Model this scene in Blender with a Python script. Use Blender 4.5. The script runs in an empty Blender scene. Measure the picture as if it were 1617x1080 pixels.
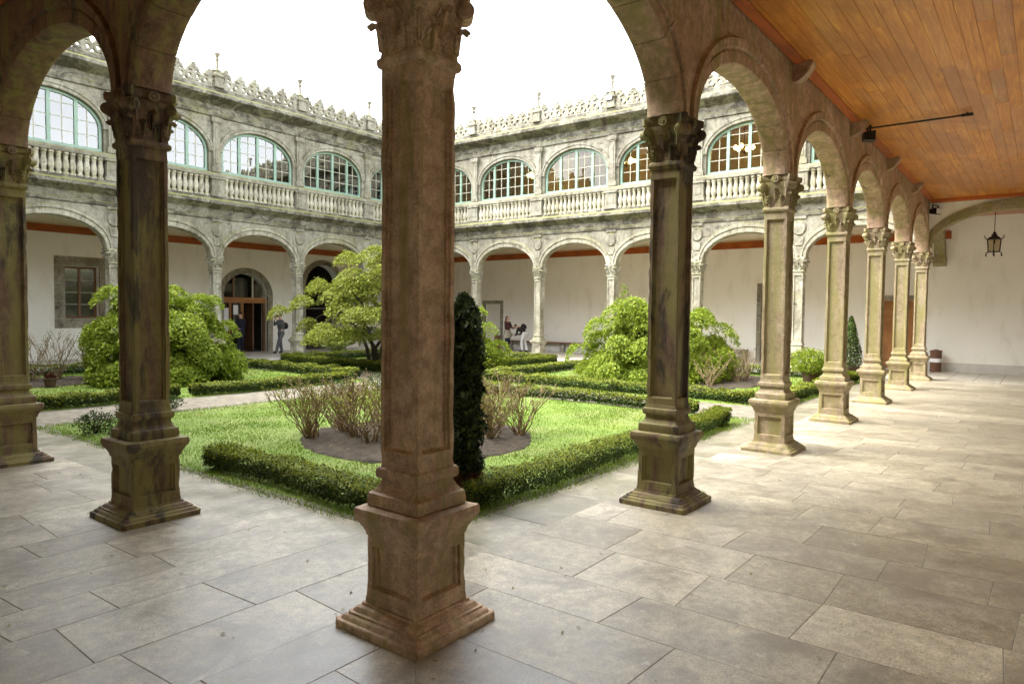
import bpy, bmesh, math, random
import numpy as np
from mathutils import Matrix, Vector, noise

random.seed(7)
RNG = np.random.default_rng(7)
PI = math.pi
S = 3.4                      # bay spacing (m)
NB = 6                       # bays per side
L = S * NB
D = 4.25                     # gallery depth
ZC = 5.15                    # gallery ceiling
SC = bpy.context.scene
COL = SC.collection

# ------------------------------------------------------------------ camera
cam = bpy.data.cameras.new('camera')
co = bpy.data.objects.new('camera', cam)
COL.objects.link(co)
cam.sensor_width = 36.0
cam.lens = 36.0 * 1094.957 / 1617.0
cam.clip_start = 0.05
cam.clip_end = 1000
_yaw, _pit, _rol = 0.655270, -0.0425215, 0.0106449
_fw = Vector((math.cos(_yaw) * math.cos(_pit), math.sin(_yaw) * math.cos(_pit), math.sin(_pit)))
_rt = Vector((math.sin(_yaw), -math.cos(_yaw), 0))
_up = _rt.cross(_fw)
_r2 = _rt * math.cos(_rol) + _up * math.sin(_rol)
_u2 = -_rt * math.sin(_rol) + _up * math.cos(_rol)
_m = Matrix((_r2, _u2, -_fw)).transposed().to_4x4()
_m.translation = Vector((-0.843377 * S, -0.851944 * S, 0.539918 * S))
co.matrix_world = _m
SC.camera = co

# ------------------------------------------------------------------ world, sun, exposure
SUN_EL, SUN_AZ = math.radians(57), math.atan2(0.66, -0.50)      # direction TO the sun, from +x ccw
w = bpy.data.worlds.new('World')
SC.world = w
w.use_nodes = True
nt = w.node_tree
bg = nt.nodes['Background']
sky = nt.nodes.new('ShaderNodeTexSky')
sky.sky_type = 'NISHITA'
sky.sun_disc = False
sky.sun_elevation = SUN_EL
sky.sun_rotation = PI / 2 - SUN_AZ
sky.dust_density = 3.0
sky.air_density = 1.5
sky.ozone_density = 1.0
bw = nt.nodes.new('ShaderNodeRGBToBW')
mx = nt.nodes.new('ShaderNodeMix')
mx.data_type = 'RGBA'
mx.inputs[0].default_value = 0.80          # overcast: most of the sky's colour is gone
nt.links.new(sky.outputs[0], bw.inputs[0])
nt.links.new(sky.outputs[0], mx.inputs[6])
nt.links.new(bw.outputs[0], mx.inputs[7])
nt.links.new(mx.outputs[2], bg.inputs[0])
bg.inputs[1].default_value = 0.15
sl = bpy.data.lights.new('sun', 'SUN')
sl.energy = 0.5
sl.angle = math.radians(60)
sl.color = (1.0, 0.95, 0.86)
so = bpy.data.objects.new('sun', sl)
COL.objects.link(so)
sd = Vector((math.cos(SUN_AZ) * math.cos(SUN_EL), math.sin(SUN_AZ) * math.cos(SUN_EL), math.sin(SUN_EL)))
so.rotation_euler = sd.to_track_quat('Z', 'Y').to_euler()
so.location = (10, 10, 40)
vs = SC.view_settings
vs.view_transform = 'Standard'
vs.look = 'None'
vs.exposure = 3.15
vs.gamma = 1
SC.cycles.max_bounces = 10
SC.cycles.diffuse_bounces = 6
SC.cycles.glossy_bounces = 4
SC.cycles.transmission_bounces = 6
SC.cycles.transparent_max_bounces = 12
SC.cycles.sample_clamp_indirect = 8
SC.cycles.use_denoising = True

# ------------------------------------------------------------------ materials
class NB_:
    """small node helper"""
    def __init__(s, name):
        s.m = bpy.data.materials.new(name)
        s.m.use_nodes = True
        s.t = s.m.node_tree
        s.b = s.t.nodes['Principled BSDF']
        s.out = s.t.nodes['Material Output']
    def n(s, typ, **kw):
        x = s.t.nodes.new(typ)
        for k, v in kw.items():
            setattr(x, k, v)
        return x
    def l(s, a, b):
        s.t.links.new(a, b)
    def coord(s, kind='Object'):
        return s.n('ShaderNodeTexCoord').outputs[kind]
    def pos(s):
        return s.n('ShaderNodeNewGeometry').outputs['Position']
    def mapped(s, vec, scale):
        mp = s.n('ShaderNodeMapping')
        mp.inputs['Scale'].default_value = scale
        s.l(vec, mp.inputs['Vector'])
        return mp.outputs[0]
    def noise(s, vec, scale, detail=4, rough=.55, dist=0.0):
        x = s.n('ShaderNodeTexNoise')
        x.inputs['Scale'].default_value = scale
        x.inputs['Detail'].default_value = detail
        x.inputs['Roughness'].default_value = rough
        x.inputs['Distortion'].default_value = dist
        s.l(vec, x.inputs['Vector'])
        return x.outputs['Fac']
    def ramp(s, fac, stops):
        r = s.n('ShaderNodeValToRGB')
        e = r.color_ramp.elements
        while len(e) < len(stops):
            e.new(0.5)
        for i, (p, c) in enumerate(stops):
            e[i].position = p
            e[i].color = (*c, 1) if not isinstance(c, (int, float)) else (c, c, c, 1)
        s.l(fac, r.inputs[0])
        return r.outputs[0]
    def mix(s, fac, a, b, mode='MIX'):
        x = s.n('ShaderNodeMix')
        x.data_type = 'RGBA'
        x.blend_type = mode
        for k, v in ((0, fac), (6, a), (7, b)):
            if isinstance(v, (int, float)):
                x.inputs[k].default_value = v if k == 0 else (v, v, v, 1)
            elif isinstance(v, tuple):
                x.inputs[k].default_value = (*v, 1)
            else:
                s.l(v, x.inputs[k])
        return x.outputs[2]
    def math(s, op, a, b=0.0):
        x = s.n('ShaderNodeMath', operation=op)
        for k, v in ((0, a), (1, b)):
            if isinstance(v, (int, float)):
                x.inputs[k].default_value = v
            else:
                s.l(v, x.inputs[k])
        return x.outputs[0]
    def bump(s, h, strength=.3, dist=.01):
        x = s.n('ShaderNodeBump')
        x.inputs['Strength'].default_value = strength
        x.inputs['Distance'].default_value = dist
        s.l(h, x.inputs['Height'])
        s.l(x.outputs[0], s.b.inputs['Normal'])
    def col(s, c):
        s.l(c, s.b.inputs['Base Color']) if not isinstance(c, tuple) else setattr(s.b.inputs['Base Color'], 'default_value', (*c, 1))
    def set(s, **kw):
        for k, v in kw.items():
            i = s.b.inputs[k.replace('_', ' ')]
            if hasattr(v, 'default_value') or hasattr(v, 'is_linked'):
                s.l(v, i)
            else:
                i.default_value = v

def m_plain(name, c, rough=.6, var=.25, scale=6, metal=0.0, bump=.0):
    a = NB_(name)
    p = a.pos()
    f = a.noise(p, scale, 5)
    d = tuple(x * (1 - var) for x in c)
    b = tuple(min(1, x * (1 + var)) for x in c)
    a.col(a.ramp(f, [(.3, d), (.7, b)]))
    a.set(Roughness=rough, Metallic=metal)
    if bump:
        a.bump(a.noise(p, scale * 6, 4), bump, .01)
    return a.m

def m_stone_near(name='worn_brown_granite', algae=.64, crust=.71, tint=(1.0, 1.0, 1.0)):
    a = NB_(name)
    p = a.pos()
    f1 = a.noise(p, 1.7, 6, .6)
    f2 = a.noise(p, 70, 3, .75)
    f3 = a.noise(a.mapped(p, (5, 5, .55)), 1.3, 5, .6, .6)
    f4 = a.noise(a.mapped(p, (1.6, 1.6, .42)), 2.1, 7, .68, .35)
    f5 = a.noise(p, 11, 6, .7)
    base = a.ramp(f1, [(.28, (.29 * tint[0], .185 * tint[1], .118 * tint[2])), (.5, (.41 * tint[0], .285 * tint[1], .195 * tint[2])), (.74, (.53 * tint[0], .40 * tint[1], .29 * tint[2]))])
    base = a.mix(.7, base, a.ramp(f5, [(.32, .24), (.66, .76)]), 'OVERLAY')
    base = a.mix(.4, base, a.ramp(f2, [(.32, (.16, .14, .12)), (.66, (.78, .74, .68))]), 'OVERLAY')
    # algae that runs down in streaks
    base = a.mix(a.ramp(f3, [(algae - .15, 0.0), (algae, .72)]), base, (.235, .215, .06))
    # black crust
    base = a.mix(a.ramp(f4, [(crust - .07, 0.0), (crust, .85)]), base, (.035, .028, .022))
    a.col(base)
    a.set(Roughness=a.ramp(f1, [(.3, .58), (.7, .85)]))
    h = a.mix(.5, f5, f2)
    a.bump(h, .85, .012)
    return a.m

def m_stone_far(name='lichen_grey_granite', k=1.0, ex=0.0):
    a = NB_(name)
    p = a.pos()
    g = a.n('ShaderNodeNewGeometry')
    f1 = a.noise(p, 1.1, 6, .6, .4)
    f2 = a.noise(p, 8, 6, .7, .3)
    f3 = a.noise(a.mapped(p, (2.2, 2.2, .42)), 1.7, 6, .65, .5)
    f4 = a.noise(a.mapped(p, (1, 1, 1.6)), 1.9, 7, .72, .8)
    c = lambda r, g_, b_: (r * k, g_ * k, b_ * k)
    base = a.ramp(f1, [(.3, c(.21, .19, .14)), (.5, c(.285, .265, .205)), (.68, c(.38, .362, .295))])
    base = a.mix(.5, base, a.ramp(f2, [(.33, .22), (.66, .78)]), 'OVERLAY')
    base = a.mix(a.ramp(f3, [(.50, 0.0), (.66, .6)]), base, (.10, .086, .052))
    base = a.mix(a.ramp(f4, [(.56 - ex, 0.0), (.66 - ex, .8)]), base, (.05, .042, .03))
    # moss sits on ledges that face up
    sep = a.n('ShaderNodeSeparateXYZ')
    a.l(g.outputs['Normal'], sep.inputs[0])
    up = a.math('MULTIPLY', a.ramp(sep.outputs['Z'], [(.2, 0.0), (.7, 1.0)]), a.ramp(f2, [(.36, .2), (.54, 1.0)]))
    base = a.mix(up, base, (.20, .20, .045))
    base = a.mix(a.ramp(a.noise(p, 1.2, 6, .65, .7), [(.56, 0.0), (.68, .4)]), base, (.27, .255, .11))
    # pale lichen crusts
    base = a.mix(a.ramp(a.noise(p, 4.2, 6, .7, .6), [(.57, 0.0), (.65, .5)]), base, c(.45, .43, .35))
    a.col(base)
    a.set(Roughness=.85)
    a.bump(a.mix(.4, a.noise(p, 12, 6, .7), f2), .6, .025)
    return a.m

def m_plaster():
    a = NB_('white_limewash_plaster')
    p = a.pos()
    f = a.noise(p, .7, 5)
    f2 = a.noise(a.mapped(p, (1, 1, .35)), 2.5, 5, .6, .4)
    base = a.ramp(f, [(.3, (.86, .86, .78)), (.7, (.90, .90, .84))])
    base = a.mix(a.ramp(f2, [(.52, 0.0), (.72, .34)]), base, (.60, .56, .46))
    a.col(base)
    a.set(Roughness=.8)
    a.bump(a.noise(p, 30, 4), .15, .005)
    return a.m

def m_wood_plank(name, c0, c1, c2, rough=.32, axis=(.6, 9, 9), coat=.25):
    a = NB_(name)
    p = a.coord('Object')
    oi = a.n('ShaderNodeObjectInfo').outputs['Random']
    off = a.n('ShaderNodeVectorMath', operation='ADD')
    cmb = a.n('ShaderNodeCombineXYZ')
    mul = a.math('MULTIPLY', oi, 60.0)
    for k in range(3):
        a.l(mul, cmb.inputs[k])
    a.l(p, off.inputs[0]); a.l(cmb.outputs[0], off.inputs[1])
    f = a.noise(a.mapped(off.outputs[0], axis), 3.0, 6, .6, 1.2)
    base = a.ramp(f, [(.3, c0), (.52, c1), (.72, c2)])
    base = a.mix(.75, base, a.ramp(oi, [(0, .74), (.5, .95), (1, 1.0)]), 'MULTIPLY')
    wn = a.noise(a.mapped(a.pos(), (.5, 1.2, 1)), 1.1, 5, .6, .8)
    base = a.mix(a.ramp(wn, [(.38, .6), (.56, 0.0)]), base, tuple(q * .62 for q in c0))
    a.col(base)
    a.set(Roughness=a.ramp(oi, [(0, rough * .88), (.5, rough), (1, rough * 1.3)]))
    a.b.inputs['Coat Weight'].default_value = coat
    a.b.inputs['Specular IOR Level'].default_value = .3
    a.b.inputs['Coat Roughness'].default_value = .32
    a.bump(f, .08, .004)
    return a.m

def m_flag(name, dark=1.0, rough=.36, moss=0.0):
    a = NB_(name)
    p = a.pos()
    oi = a.n('ShaderNodeObjectInfo').outputs['Random']
    off = a.n('ShaderNodeVectorMath', operation='ADD')
    cmb = a.n('ShaderNodeCombineXYZ')
    mul = a.math('MULTIPLY', oi, 37.0)
    a.l(mul, cmb.inputs[0]); a.l(mul, cmb.inputs[2])
    a.l(p, off.inputs[0]); a.l(cmb.outputs[0], off.inputs[1])
    w_ = p
    p = off.outputs[0]
    f1 = a.noise(w_, .55, 5, .6, .3)
    f2 = a.noise(p, 3.5, 6, .65)
    f3 = a.noise(p, 75, 3, .7)
    k = dark
    f4 = a.noise(p, 1.7, 7, .68, .6)
    f5 = a.noise(p, 14, 6, .7)
    base = a.ramp(oi, [(0, (.255 * k, .222 * k, .155 * k)), (.35, (.305 * k, .268 * k, .19 * k)), (.7, (.345 * k, .305 * k, .218 * k)), (1, (.42 * k, .372 * k, .27 * k))])
    base = a.mix(.5, base, a.ramp(f2, [(.3, .28), (.7, .72)]), 'OVERLAY')
    base = a.mix(.4, base, a.ramp(f5, [(.33, .25), (.66, .75)]), 'OVERLAY')
    base = a.mix(.5, base, a.ramp(f3, [(.3, .15), (.7, .85)]), 'OVERLAY')
    base = a.mix(a.ramp(f1, [(.45, 0.0), (.7, .4)]), base, (.24 * k, .215 * k, .17 * k))
    base = a.mix(a.ramp(f4, [(.49, 0.0), (.66, .75)]), base, (.165 * k, .138 * k, .10 * k))
    base = a.mix(a.ramp(a.noise(p, 5.5, 6, .7, .4), [(.63, 0.0), (.70, .5)]), base, (.55 * k, .51 * k, .43 * k))
    if moss:
        base = a.mix(a.ramp(a.noise(p, 1.6, 6, .65, .5), [(.47, 0.0), (.62, moss)]), base, (.10, .11, .045))
    a.col(base)
    a.set(Roughness=a.ramp(a.mix(.5, f1, f2), [(.36, rough * .8), (.62, rough * 1.35)]))
    a.b.inputs['Specular IOR Level'].default_value = .9
    a.bump(a.mix(.45, a.mix(.5, f2, f5), f3), .30, .006)
    return a.m

def m_leaf(name, c0, c1, c2, trans=.35, rough=.45):
    a = NB_(name)
    g = a.n('ShaderNodeNewGeometry')
    f = a.noise(a.pos(), 1.6, 3)
    r = a.mix(.45, g.outputs['Random Per Island'], f)
    c = a.ramp(r, [(.2, c0), (.5, c1), (.8, c2)])
    a.col(c)
    a.set(Roughness=rough + .12)
    a.b.inputs['Specular IOR Level'].default_value = .22
    tr = a.n('ShaderNodeBsdfTranslucent')
    a.l(c, tr.inputs[0])
    ms = a.n('ShaderNodeMixShader')
    ms.inputs[0].default_value = trans
    a.l(a.b.outputs[0], ms.inputs[1]); a.l(tr.outputs[0], ms.inputs[2])
    a.l(ms.outputs[0], a.out.inputs[0])
    return a.m

def m_glass(name, ior=1.9, tint=(.75, .8, .78)):
    a = NB_(name)
    a.t.nodes.remove(a.b)
    fr = a.n('ShaderNodeFresnel'); fr.inputs[0].default_value = ior
    tr = a.n('ShaderNodeBsdfTransparent'); tr.inputs[0].default_value = (*tint, 1)
    gl = a.n('ShaderNodeBsdfGlossy'); gl.inputs['Roughness'].default_value = .015
    ms = a.n('ShaderNodeMixShader')
    a.l(fr.outputs[0], ms.inputs[0]); a.l(tr.outputs[0], ms.inputs[1]); a.l(gl.outputs[0], ms.inputs[2])
    a.l(ms.outputs[0], a.out.inputs[0])
    return a.m

def m_emit(name, c, s):
    a = NB_(name)
    a.set(**{'Emission Strength': s})
    a.b.inputs['Emission Color'].default_value = (*c, 1)
    a.col(c)
    return a.m

def m_grass_ground():
    a = NB_('lawn_turf')
    p = a.pos()
    f = a.noise(p, 1.2, 5, .6)
    f2 = a.noise(p, 40, 4, .7)
    b = a.ramp(f, [(.3, (.10, .165, .015)), (.7, (.16, .23, .024))])
    b = a.mix(a.ramp(a.noise(p, .8, 6, .65, .5), [(.5, 0.0), (.68, .65)]), b, (.23, .215, .08))
    a.col(a.mix(.5, b, a.ramp(f2, [(.3, .2), (.7, .8)]), 'OVERLAY'))
    a.set(Roughness=.8)
    a.bump(f2, .6, .02)
    return a.m

def m_soil():
    a = NB_('garden_soil')
    p = a.pos()
    f = a.noise(p, 9, 8, .7)
    a.col(a.ramp(f, [(.3, (.020, .015, .009)), (.55, (.052, .039, .023)), (.75, (.115, .088, .055))]))
    a.set(Roughness=.95)
    a.bump(f, .8, .04)
    return a.m

def m_gravel():
    a = NB_('pale_gravel')
    p = a.pos()
    v = a.n('ShaderNodeTexVoronoi'); v.inputs['Scale'].default_value = 45
    a.l(p, v.inputs['Vector'])
    f = a.noise(p, 2, 4)
    a.col(a.mix(.5, a.ramp(f, [(.3, (.74, .73, .68)), (.7, (.88, .87, .83))]), a.ramp(v.outputs['Color'], [(0, .88), (1, 1.0)]), 'MULTIPLY'))
    a.set(Roughness=.9)
    a.bump(v.outputs['Distance'], .5, .01)
    return a.m

M = dict(
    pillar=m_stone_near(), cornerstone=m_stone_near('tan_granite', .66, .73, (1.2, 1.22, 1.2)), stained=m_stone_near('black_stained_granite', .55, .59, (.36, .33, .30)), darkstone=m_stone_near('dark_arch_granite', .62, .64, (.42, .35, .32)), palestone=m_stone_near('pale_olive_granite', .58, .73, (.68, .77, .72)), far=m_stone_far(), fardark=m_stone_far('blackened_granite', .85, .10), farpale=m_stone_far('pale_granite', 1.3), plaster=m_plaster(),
    plank=m_wood_plank('varnished_pine', (.43, .138, .016), (.60, .23, .032), (.74, .37, .075), axis=(.35, 7, 7), rough=.31, coat=.06),
    beam=m_wood_plank('red_stained_timber', (.34, .085, .018), (.48, .13, .028), (.58, .18, .045), .4),
    brownwood=m_wood_plank('brown_oak', (.13, .06, .025), (.20, .10, .045), (.28, .15, .07), .4),
    orangewood=m_wood_plank('orange_oak', (.28, .12, .035), (.38, .17, .05), (.46, .23, .08), .4),
    flag=m_flag('granite_flag'), apron=m_flag('damp_granite_flag', .8, .36, .5), mortar=m_plain('mortar', (.17, .15, .11), .9, .4, 8), joint=m_plain('dirt_joint', (.10, .09, .07), .9, .4, 12),
    grassy=m_grass_ground(), soil=m_soil(), gravel=m_gravel(),
    lawn=m_leaf('grass_blade', (.10, .18, .014), (.148, .24, .02), (.22, .29, .03), .35),
    hedge=m_leaf('box_leaf', (.016, .032, .006), (.04, .07, .010), (.10, .14, .02), .2),
    hedge2=m_leaf('bright_yellow_green_leaf', (.14, .17, .016), (.23, .27, .025), (.33, .35, .045), .35),  # also lightens the hedge tops by colour
    bush=m_leaf('maple_leaf', (.12, .175, .014), (.20, .27, .022), (.32, .38, .04), .42),
    tree=m_leaf('cherry_leaf', (.13, .16, .02), (.21, .245, .032), (.33, .34, .06), .42),
    cypress=m_leaf('cypress_scale', (.010, .018, .007), (.024, .042, .012), (.085, .115, .028), .2),
    straw=m_leaf('straw_leaf', (.20, .15, .07), (.30, .24, .11), (.38, .33, .15), .3), rust=m_leaf('rusty_leaf', (.07, .02, .015), (.10, .035, .02), (.14, .06, .03), .2),
    rose=m_plain('rose_stem', (.24, .17, .09), .7, .45, 14),
    bark=m_plain('dark_bark', (.045, .034, .024), .85, .4, 18, bump=.5),
    variegated=m_leaf('variegated_leaf', (.16, .22, .04), (.30, .36, .12), (.50, .54, .30), .3),
    green=m_plain('green_paint', (.26, .385, .30), .45, .12, 5), muntin=m_plain('pale_putty_bar', (.45, .44, .34), .6, .1, 5),
    glass=m_glass('window_glass', 2.8), glass_east=m_glass('thin_window_glass', 1.42, (.9, .92, .9)), doorglass=m_glass('door_glass', 1.5),
    iron=m_plain('black_iron', (.022, .02, .018), .5, .3, 12, .6), lampglass=m_glass('lantern_glass', 1.5, (.8, .74, .6)),
    whitepaint=m_plain('white_paint', (.74, .72, .64), .5, .06, 3), dado=m_plain('grey_dado', (.56, .55, .50), .75, .12, 3),
    terracotta=m_plain('dark_clay_pot', (.085, .045, .03), .8, .25, 9), bin=m_plain('bin_brown', (.16, .075, .045), .55, .25, 9),
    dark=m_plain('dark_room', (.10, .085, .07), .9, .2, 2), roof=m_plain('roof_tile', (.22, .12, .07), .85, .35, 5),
    warm=m_emit('lamp_bulb', (1.0, .62, .16), 7), inner=m_plain('upper_room_wall', (.42, .40, .33), .8, .15, 2),
    skin=m_plain('skin', (.55, .34, .25), .55, .08, 5), hairb=m_plain('dark_hair', (.035, .02, .012), .6, .3, 20),
    maroon=m_plain('maroon_jacket', (.07, .022, .02), .85, .2, 12), denim=m_plain('navy_trousers', (.025, .028, .06), .9, .2, 12),
    beige=m_plain('beige_cloth', (.34, .31, .23), .9, .15, 12), black=m_plain('black_cloth', (.018, .014, .013), .9, .25, 12),
    pale=m_plain('pale_trousers', (.62, .62, .62), .9, .08, 12), grey=m_plain('grey_cloth', (.10, .10, .105), .9, .2, 12),
    navy=m_plain('navy_cloth', (.012, .014, .028), .9, .2, 12), paper=m_plain('white_paper', (.8, .8, .82), .7, .03, 3), lampface=m_plain('lamp_face', (.75, .75, .75), .3, .03, 3),
)

# ------------------------------------------------------------------ mesh helpers
class MB:
    def __init__(s):
        s.v, s.f = [], []
    def add(s, vs, fs):
        o = len(s.v)
        s.v += [tuple(x) for x in vs]
        s.f += [tuple(i + o for i in f) for f in fs]
        return s
    def box(s, x0, x1, y0, y1, z0, z1):
        return s.add([(x0, y0, z0), (x1, y0, z0), (x1, y1, z0), (x0, y1, z0), (x0, y0, z1), (x1, y0, z1), (x1, y1, z1), (x0, y1, z1)],
                     [(0, 3, 2, 1), (4, 5, 6, 7), (0, 1, 5, 4), (1, 2, 6, 5), (2, 3, 7, 6), (3, 0, 4, 7)])
    def prism(s, poly, y0, y1):                  # poly in (x, z), extruded along y
        n = len(poly)
        vs = [(x, y0, z) for x, z in poly] + [(x, y1, z) for x, z in poly]
        fs = [tuple(range(n)), tuple(range(2 * n - 1, n - 1, -1))] + [(i, n + i, n + (i + 1) % n, (i + 1) % n) for i in range(n)]
        return s.add(vs, fs)
    def flat(s, poly, z0, z1):                   # poly in (x, y), extruded along z
        n = len(poly)
        vs = [(x, y, z0) for x, y in poly] + [(x, y, z1) for x, y in poly]
        fs = [tuple(range(n - 1, -1, -1)), tuple(range(n, 2 * n))] + [(i, (i + 1) % n, n + (i + 1) % n, n + i) for i in range(n)]
        return s.add(vs, fs)
    def lathe(s, prof, n=12, c=(0, 0, 0), ph=0.0, cap=True):
        vs, fs = [], []
        for r, z in prof:
            for k in range(n):
                a = ph + 2 * PI * k / n
                vs.append((c[0] + r * math.cos(a), c[1] + r * math.sin(a), c[2] + z))
        m = len(prof)
        for i in range(m - 1):
            for k in range(n):
                fs.append((i * n + k, i * n + (k + 1) % n, (i + 1) * n + (k + 1) % n, (i + 1) * n + k))
        if cap:
            fs.append(tuple(range(n - 1, -1, -1)))
            fs.append(tuple((m - 1) * n + k for k in range(n)))
        return s.add(vs, fs)
    def sq(s, prof, c=(0, 0, 0), cap=True):
        return s.lathe([(r * math.sqrt(2), z) for r, z in prof], 4, c, PI / 4, cap)
    def tube(s, pts, rads, n=6):
        pts = [Vector(p) for p in pts]
        vs, fs = [], []
        for i, p in enumerate(pts):
            t = (pts[min(i + 1, len(pts) - 1)] - pts[max(i - 1, 0)]).normalized()
            a = t.orthogonal().normalized() if i == 0 else (a - t * a.dot(t)).normalized()
            b = t.cross(a)
            r = rads[i] if isinstance(rads, (list, tuple)) else rads
            for k in range(n):
                q = p + (a * math.cos(2 * PI * k / n) + b * math.sin(2 * PI * k / n)) * r
                vs.append(tuple(q))
        for i in range(len(pts) - 1):
            for k in range(n):
                fs.append((i * n + k, i * n + (k + 1) % n, (i + 1) * n + (k + 1) % n, (i + 1) * n + k))
        fs.append(tuple(range(n - 1, -1, -1)))
        fs.append(tuple((len(pts) - 1) * n + k for k in range(n)))
        return s.add(vs, fs)
    def mesh(s, name, mat, smooth=None, recalc=True):
        me = bpy.data.meshes.new(name)
        me.from_pydata(s.v, [], s.f)
        if recalc:
            bm = bmesh.new(); bm.from_mesh(me)
            bmesh.ops.recalc_face_normals(bm, faces=bm.faces)
            bm.to_mesh(me); bm.free()
        if smooth is not None:
            me.polygons.foreach_set('use_smooth', [True] * len(me.polygons))
            me.set_sharp_from_angle(angle=math.radians(smooth))
        me.materials.append(mat)
        me.update()
        return me
    def build(s, name, mat, parent=None, smooth=None, loc=None, recalc=True):
        return ob(name, s.mesh(name, mat, smooth, recalc), parent, loc)

def ob(name, me, parent=None, loc=None, rz=0.0):
    o = bpy.data.objects.new(name, me)
    COL.objects.link(o)
    if parent is not None:
        o.parent = parent
    if loc is not None:
        o.location = loc
    if rz:
        o.rotation_euler = (0, 0, rz)
    return o

def tag(o, label, cat, group=None, kind=None):
    if label: o['label'] = label
    if cat: o['category'] = cat
    if group: o['group'] = group
    if kind: o['kind'] = kind
    return o

def struct(o):
    o['kind'] = 'structure'
    return o

def thing(name, label, cat, loc=(0, 0, 0), rz=0.0, group=None):
    return tag(ob(name, None, None, loc, rz), label, cat, group)

def copy_tree(o, parent=None):
    c = o.copy(); COL.objects.link(c)
    c.parent = parent
    for ch in o.children:
        copy_tree(ch, c)
    return c

def fast_mesh(name, V, F, mat, nper):
    """V (n,3) float array, F (m,nper) int array"""
    me = bpy.data.meshes.new(name)
    me.vertices.add(len(V)); me.vertices.foreach_set('co', np.asarray(V, np.float32).ravel())
    me.loops.add(F.size); me.loops.foreach_set('vertex_index', np.asarray(F, np.int32).ravel())
    me.polygons.add(len(F))
    me.polygons.foreach_set('loop_start', np.arange(0, F.size, nper, dtype=np.int32))
    me.update(calc_edges=True)
    me.validate()
    me.materials.append(mat)
    return me

def leaf_mesh(name, P, Nrm, size, mat, aspect=.55, jit=.7):
    n = len(P)
    Nn = Nrm + RNG.normal(0, jit, (n, 3))
    Nn /= np.linalg.norm(Nn, axis=1, keepdims=True) + 1e-9
    T = RNG.normal(0, 1, (n, 3))
    T -= Nn * (T * Nn).sum(1, keepdims=True)
    T /= np.linalg.norm(T, axis=1, keepdims=True) + 1e-9
    B = np.cross(Nn, T)
    s = (size * RNG.uniform(.65, 1.3, n))[:, None]
    V = np.stack([P - T * s * .5, P + B * s * aspect * .5 + Nn * s * .08, P + T * s * .5, P - B * s * aspect * .5 + Nn * s * .08], 1).reshape(-1, 3)
    return fast_mesh(name, V, np.arange(4 * n).reshape(n, 4), mat, 4)

# ------------------------------------------------------------------ GROUND
struct(MB().box(-150, 170, -150, 170, -.6, -.30).build('ground', M['joint']))

def clip_half(poly, a, b, c):                    # keep a x + b y >= c
    out = []
    for i in range(len(poly)):
        p, q = poly[i], poly[(i + 1) % len(poly)]
        dp, dq = a * p[0] + b * p[1] - c, a * q[0] + b * q[1] - c
        if dp >= 0: out.append(p)
        if (dp >= 0) != (dq >= 0):
            t = dp / (dp - dq)
            out.append((p[0] + t * (q[0] - p[0]), p[1] + t * (q[1] - p[1])))
    return out

SLABS = []
def slab_geo(poly, z, ch=.004, th=.05):
    cx = sum(p[0] for p in poly) / len(poly); cy = sum(p[1] for p in poly) / len(poly)
    ins, full = [], []
    for x, y in poly:
        d = math.hypot(x - cx, y - cy)
        g = .0014
        full.append((x - cx - (x - cx) / d * g, y - cy - (y - cy) / d * g))
        ins.append((x - cx - (x - cx) / d * (g + ch), y - cy - (y - cy) / d * (g + ch)))
    n = len(poly)
    zt = random.uniform(-.0008, .0008)
    tx, ty = random.uniform(-.0008, .0008), random.uniform(-.0008, .0008)
    vs = [(x, y, zt + tx * x + ty * y) for x, y in ins] + [(x, y, zt - .003) for x, y in full] + [(x, y, -th) for x, y in full]
    fs = [tuple(range(n))]
    for k in (0, n):
        fs += [(k + i, k + n + i, k + n + (i + 1) % n, k + (i + 1) % n) for i in range(n)]
    return cx, cy, vs, fs

def slab(parent, poly, mat, z=0.0):
    cx, cy, vs, fs = slab_geo(poly, z)
    ar = abs(sum(poly[i][0] * poly[(i + 1) % len(poly)][1] - poly[(i + 1) % len(poly)][0] * poly[i][1] for i in range(len(poly)))) / 2
    q = Vector((cx, cy, z)) - co.matrix_world.translation
    dep = q.dot(_fw)
    seen = dep > .5 and abs(q.dot(_r2)) / dep < .80 and abs(q.dot(_u2)) / dep < .62
    SLABS.append((ar / q.length ** 3 if seen else 0.0, cx, cy, z, vs, fs, mat))

def lay_slabs(parent):
    SLABS.sort(key=lambda t: -t[0])
    rest = {}
    for k, (sc_, cx, cy, z, vs, fs, mat) in enumerate(SLABS):
        if k < 285:
            MB().add(vs, fs).build('flagstone', mat, parent, None, (cx, cy, z))
        else:
            rest.setdefault(mat.name, (MB(), mat))[0].add([(x + cx, y + cy, w_ + z) for x, y, w_ in vs], fs)
    for m_, mat in rest.values():
        m_.build('flagstone_field', mat, parent)['kind'] = 'stuff'

gf = struct(MB().box(-D - .1, L + D + .1, -D - .1, L + D + .1, -.30, -.040).build('gallery_floor', M['mortar']))

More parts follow.
